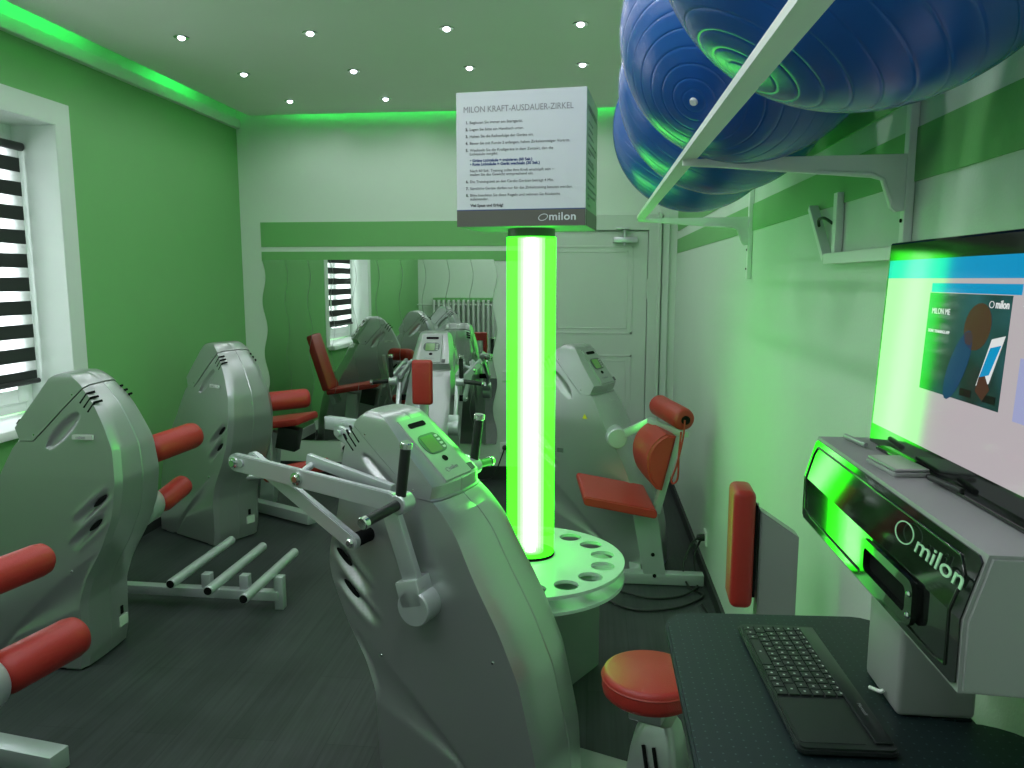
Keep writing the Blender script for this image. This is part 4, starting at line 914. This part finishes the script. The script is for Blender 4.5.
mbox(0.968, 1.205, 0.263, 0.276, 0.0, 0.0016, 'page_bar', 'scr_cyan', scn)
mbox(0.986, 1.208, 0.120, 0.262, 0.0, 0.0016, 'page_picture', 'scr_photo', scn)
mbox(my0 + 0.01, 0.953, 0.115, 0.19, 0.0, 0.0016, 'page_panel', 'scr_lilac', scn)
bm = B(); prism(bm, [(0, 0), (0.03, 0.006), (0.055, 0.068), (0.025, 0.062)], mp(1.045, 0.145, 0.0018), (0, -1, 0), (0.045, 0, 1), 0.0004); link('pictured_phone', bm, 'scr_white', scn)
bm = B(); prism(bm, [(0.004, 0.008), (0.026, 0.013), (0.046, 0.052), (0.022, 0.047)], mp(1.042, 0.149, 0.0023), (0, -1, 0), (0.045, 0, 1), 0.0004); link('phone_display', bm, 'scr_cyan', scn)
bm = B(); prism(bm, [(0, 0), (0.02, -0.01), (0.034, 0.006), (0.02, 0.022), (0.006, 0.02)], mp(1.045, 0.138, 0.0020), (0, -1, 0), (0.045, 0, 1), 0.0003); link('pictured_hand', bm, 'scr_skin', scn)
bm = B(); prism(bm, ell(0.035, 0.03, 20, 0.5), mp(1.06, 0.22, 0.0018), (0, -1, 0), (0.045, 0, 1), 0.0003); link('pictured_arm', bm, 'scr_skin', scn)
bm = B(); prism(bm, ell(0.022, 0.055, 20, -0.5), mp(1.10, 0.165, 0.0018), (0, -1, 0), (0.045, 0, 1), 0.0003); link('pictured_sleeve', bm, 'scr_navy', scn)
for k, s in enumerate((0.01, 0.045)):
    mbox(1.105 - 0.05 - 0.06 * k, 1.135 - 0.05 - 0.06 * k, 0.127, 0.137, 0.0, 0.0022, 'store_badge', 'scr_black', scn)
text('page_lettering', 'MILON ME', 0.012, 'scr_white', scn, mp(1.195, 0.232, 0.0019), (0, -1, 0), (0.045, 0, 1), 0, 0.0002)
text('page_lettering', 'DEINE TRAININGS-APP', 0.0065, 'scr_white', scn, mp(1.200, 0.205, 0.0019), (0, -1, 0), (0.045, 0, 1), 0, 0.0002)
text('page_lettering', 'milon', 0.014, 'scr_white', scn, mp(1.022, 0.246, 0.0019), (0, -1, 0), (0.045, 0, 1), 0.0003, 0.0002)
bm = B(); ring(bm, ell(0.006, 0.0045, 16), ell(0.005, 0.0037, 16), mp(1.031, 0.250, 0.0019), (0, -1, 0), (0.045, 0, 1), 0.0003); link('page_logo', bm, 'scr_white', scn)

ct = empty('card_terminal', (0.455, 1.175, 1.318), radians(4), 'small flat grey box lying on the kiosk in front of the monitor', 'box')
bm = B(); box(bm, -0.025, 0.027, -0.048, 0.048, 0.0, 0.007, 0.002); link('lower_shell', bm, 'kiosk', ct)
bm = B(); box(bm, -0.024, 0.026, -0.046, 0.046, 0.0075, 0.012, 0.002); link('lid', bm, 'silver_light', ct)
pn = link('pen', cyl(B(), (0.448, 1.39, 1.325), (0.458, 1.315, 1.325), 0.0045, None, 12, 0.001), 'silver_light', None, 40); tag(pn, 'thin metal pen lying at the far end of the kiosk top', 'pen')
pn2 = link('marker', cyl(B(), (0.470, 1.10, 1.326), (0.483, 1.03, 1.326), 0.004, None, 12, 0.001), 'black', None, 40); tag(pn2, 'slim black marker lying beside the flat grey box on the kiosk', 'pen')

# tray, keyboard
tr = empty('keyboard_tray', (0.3, 1.0, TZ - 0.02), 0, 'dark dotted keyboard tray with rounded corners fixed to the kiosk post', 'tray')
out = []
def arc(cx_, cy_, r_, a0, a1, n=7): return [(cx_ + r_ * cos(radians(a0 + (a1 - a0) * k / n)), cy_ + r_ * sin(radians(a0 + (a1 - a0) * k / n))) for k in range(n + 1)]
poly = [(0.14, 0.55)] + [(0.62, 0.55), (0.62, 0.93)] + arc(0.53, 0.98, 0.09, 0, 90) + [(0.546, 1.072), (0.546, 1.201), (0.53, 1.205), (0.53, 1.36)] + arc(0.48, 1.36, 0.05, 0, 90, 4) + arc(0.195, 1.342, 0.055, 90, 180)
bm = B(); prism(bm, [(p[0] - 0.3, p[1] - 1.0) for p in poly], (0, 0, 0), (1, 0, 0), (0, 1, 0), 0.018, 0.004); link('tray_board', bm, 'tray', tr)
# keep the post clear of the board: the board is notched around it
kb = empty('wireless_keyboard', (0.334, 1.148, TZ), 0, 'slim black wireless keyboard with touchpad lying on the dotted tray', 'keyboard')
KA = radians(2.0); kb.rotation_euler = (0, 0, KA)
kw, kl = 0.13, 0.368
bm = B(); prism(bm, rrect(-kw / 2, kw / 2, -kl / 2, kl / 2, 0.012), (0, 0, 0.0), (1, 0, 0), (0, 1, 0), 0.010, 0.003); box(bm, kw / 2 - 0.028, kw / 2 - 0.004, -kl / 2 + 0.015, kl / 2 - 0.015, 0.0102, 0.014, 0.0015); link('keyboard_shell', bm, 'kb', kb, 30)
# rows run along y; the space bar side is at -x
def keyobj(x0, x1, y0, y1):
    o = bpy.data.objects.new('key', mesh_of('key', lambda: box(bmesh.new(), -0.5, 0.5, -0.5, 0.5, 0, 1.0), 'key')); COL.objects.link(o); o.parent = kb
    o.location = ((x0 + x1) / 2, (y0 + y1) / 2, 0.010); o.scale = (x1 - x0, y1 - y0, 0.0028)
ytop = kl / 2 - 0.012; yend = -0.055; xb = -kw / 2 + 0.006; rh = 0.0172
rowsK = [[1.1, 1, 1, 5.2, 1, 1, 1, 1, 1.2], [1.6] + [1] * 10 + [1.9], [1.3] + [1] * 11 + [1.2], [1.2] + [1] * 12, [1.0] * 13, [0.95] * 14]
legend = B()
for r_, ws in enumerate(rowsK):
    tot = sum(ws); L_ = ytop - yend; y = ytop; hh = rh if r_ < 5 else 0.010
    x0 = xb + rh * r_
    for w_ in ws:
        yy = y - L_ * w_ / tot; keyobj(x0 + 0.0012, x0 + hh - 0.0012, yy + 0.0012, y - 0.0012)
        box(legend, x0 + 0.007, x0 + 0.010, (y + yy) / 2 - 0.0016, (y + yy) / 2 + 0.0016, 0.0128, 0.01295); y = yy
link('key_legends', legend, 'label', kb)
bm = B(); prism(bm, rrect(xb, xb + 0.086, -kl / 2 + 0.014, yend - 0.006, 0.004), (0, 0, 0.0101), (1, 0, 0), (0, 1, 0), 0.0005); link('touchpad', bm, 'key', kb)
text('keyboard_lettering', 'Microsoft', 0.008, 'ink_light', kb, (kw / 2 - 0.018, -0.075, 0.0142), (0, -1, 0), (1, 0, 0), 0, 0.0001)
cb = link('white_cable', tube(B(), spline([(0.425, 1.14, TZ + 0.004), (0.43, 1.115, TZ + 0.012), (0.434, 1.112, TZ + 0.016)]), 0.003, 8), 'plug', None, 60); tag(cb, 'short white cable rising beside the kiosk post behind the keyboard', 'cable')

# ------------------------------------------------------------------ sockets, cables, cover plate, radiator
def socket(loc, rot, lab, plug=True):
    e = empty('wall_socket', loc, rot, lab, 'socket', 'wall sockets above the skirting')
    bm = B(); box(bm, -0.04, 0.04, -0.010, 0, -0.04, 0.04, 0.003); link('face_plate', bm, 'white_metal', e)
    if plug:
        bm = B(); lathe(bm, [(0, 0.045), (0.014, 0.042), (0.02, 0.02), (0.02, 0), (0, 0)], (0, -0.008, 0), (0, -1, 0), 16); link('plug', bm, 'black', e, 40)
socket((-0.68, YB, 0.265), 0, 'white socket with a black plug, on the far wall left of the light column')
socket((-1.99, YB, 0.235), 0, 'white socket with a black plug, on the far wall below the left mirrors')
socket((XR, 4.10, 0.215), radians(-90), 'white socket with black plugs, low on the right wall by the door')
o = link('switch_plate', box(B(), -0.70, -0.62, YB - 0.010, YB, 0.80, 0.88, 0.003), 'white_wall'); tag(o, 'pale wall switch plate on the far wall beside the rightmost mirror', 'switch')
def ccover(x0, x1, z0, z1):
    bm = B(); box(bm, x0, x1, YB - 0.004, YB, z0, z1, 0.0015); return bm
o = link('wall_cover_plate', ccover(-2.46, -2.37, 2.60, 2.69), 'white_wall'); tag(o, 'small square blanking cover high on the far wall near the left corner', 'cover plate')
def cable(pts, lab, r_=0.006):
    o = link('power_cable', tube(B(), spline(pts, 10), r_, 8), 'black', None, 60); tag(o, lab, 'cable', 'black power cables')
cable([(0.61, 4.10, 0.22), (0.55, 4.05, 0.20), (0.50, 4.0, 0.08), (0.52, 3.9, 0.012), (0.58, 3.82, 0.008), (0.53, 3.73, 0.008), (0.40, 3.63, 0.008), (0.22, 3.6, 0.008), (0.05, 3.72, 0.008), (-0.15, 3.68, 0.008)], 'black power cable looping over the floor from the right wall socket towards the column')
cable([(0.605, 4.12, 0.20), (0.57, 4.1, 0.10), (0.57, 3.95, 0.012), (0.54, 3.85, 0.020), (0.45, 3.78, 0.008), (0.3, 3.75, 0.008), (0.12, 3.85, 0.008)], 'black cable tangled at the end of the floor beam below the right wall socket')
cable([(0.56, 3.70, 0.008), (0.57, 3.55, 0.008), (0.50, 3.42, 0.008), (0.40, 3.38, 0.008)], 'short black cable end curling on the floor behind the keyboard tray')
cable([(-0.68, YB - 0.05, 0.265), (-0.70, YB - 0.07, 0.2), (-0.76, YB - 0.09, 0.06), (-0.85, YB - 0.12, 0.008), (-0.95, YB - 0.3, 0.008)], 'black cable hanging from the far wall socket left of the column', 0.005)
cable([(-1.99, YB - 0.05, 0.235), (-2.0, YB - 0.08, 0.12), (-2.02, YB - 0.12, 0.01), (-1.98, YB - 0.3, 0.008)], 'black cable hanging from the socket below the left mirrors', 0.005)
ra = empty('radiator', (-2.05, YF, 0), 0, 'white ribbed radiator on the wall behind the viewer, seen in the mirrors', 'radiator')
for k in range(13):
    bm = B(); x = -0.48 + 0.08 * k; box(bm, x - 0.012, x + 0.028, 0.05, 0.16, 0.42, 1.27, 0.012, 3); link('rib', bm, 'radiator', ra, 40)
bm = B(); cyl(bm, (-0.5, 0.1, 1.19), (0.52, 0.1, 1.19), 0.02); cyl(bm, (-0.5, 0.1, 0.5), (0.52, 0.1, 0.5), 0.02); cyl(bm, (-0.75, 0.09, 1.19), (-0.45, 0.09, 1.19), 0.012); link('header_pipe', bm, 'radiator', ra, 40)
bm = B(); box(bm, -0.5, 0.54, 0.003, 0.05, 1.24, 1.30); link('wall_fixing', bm, 'green_wall', ra)
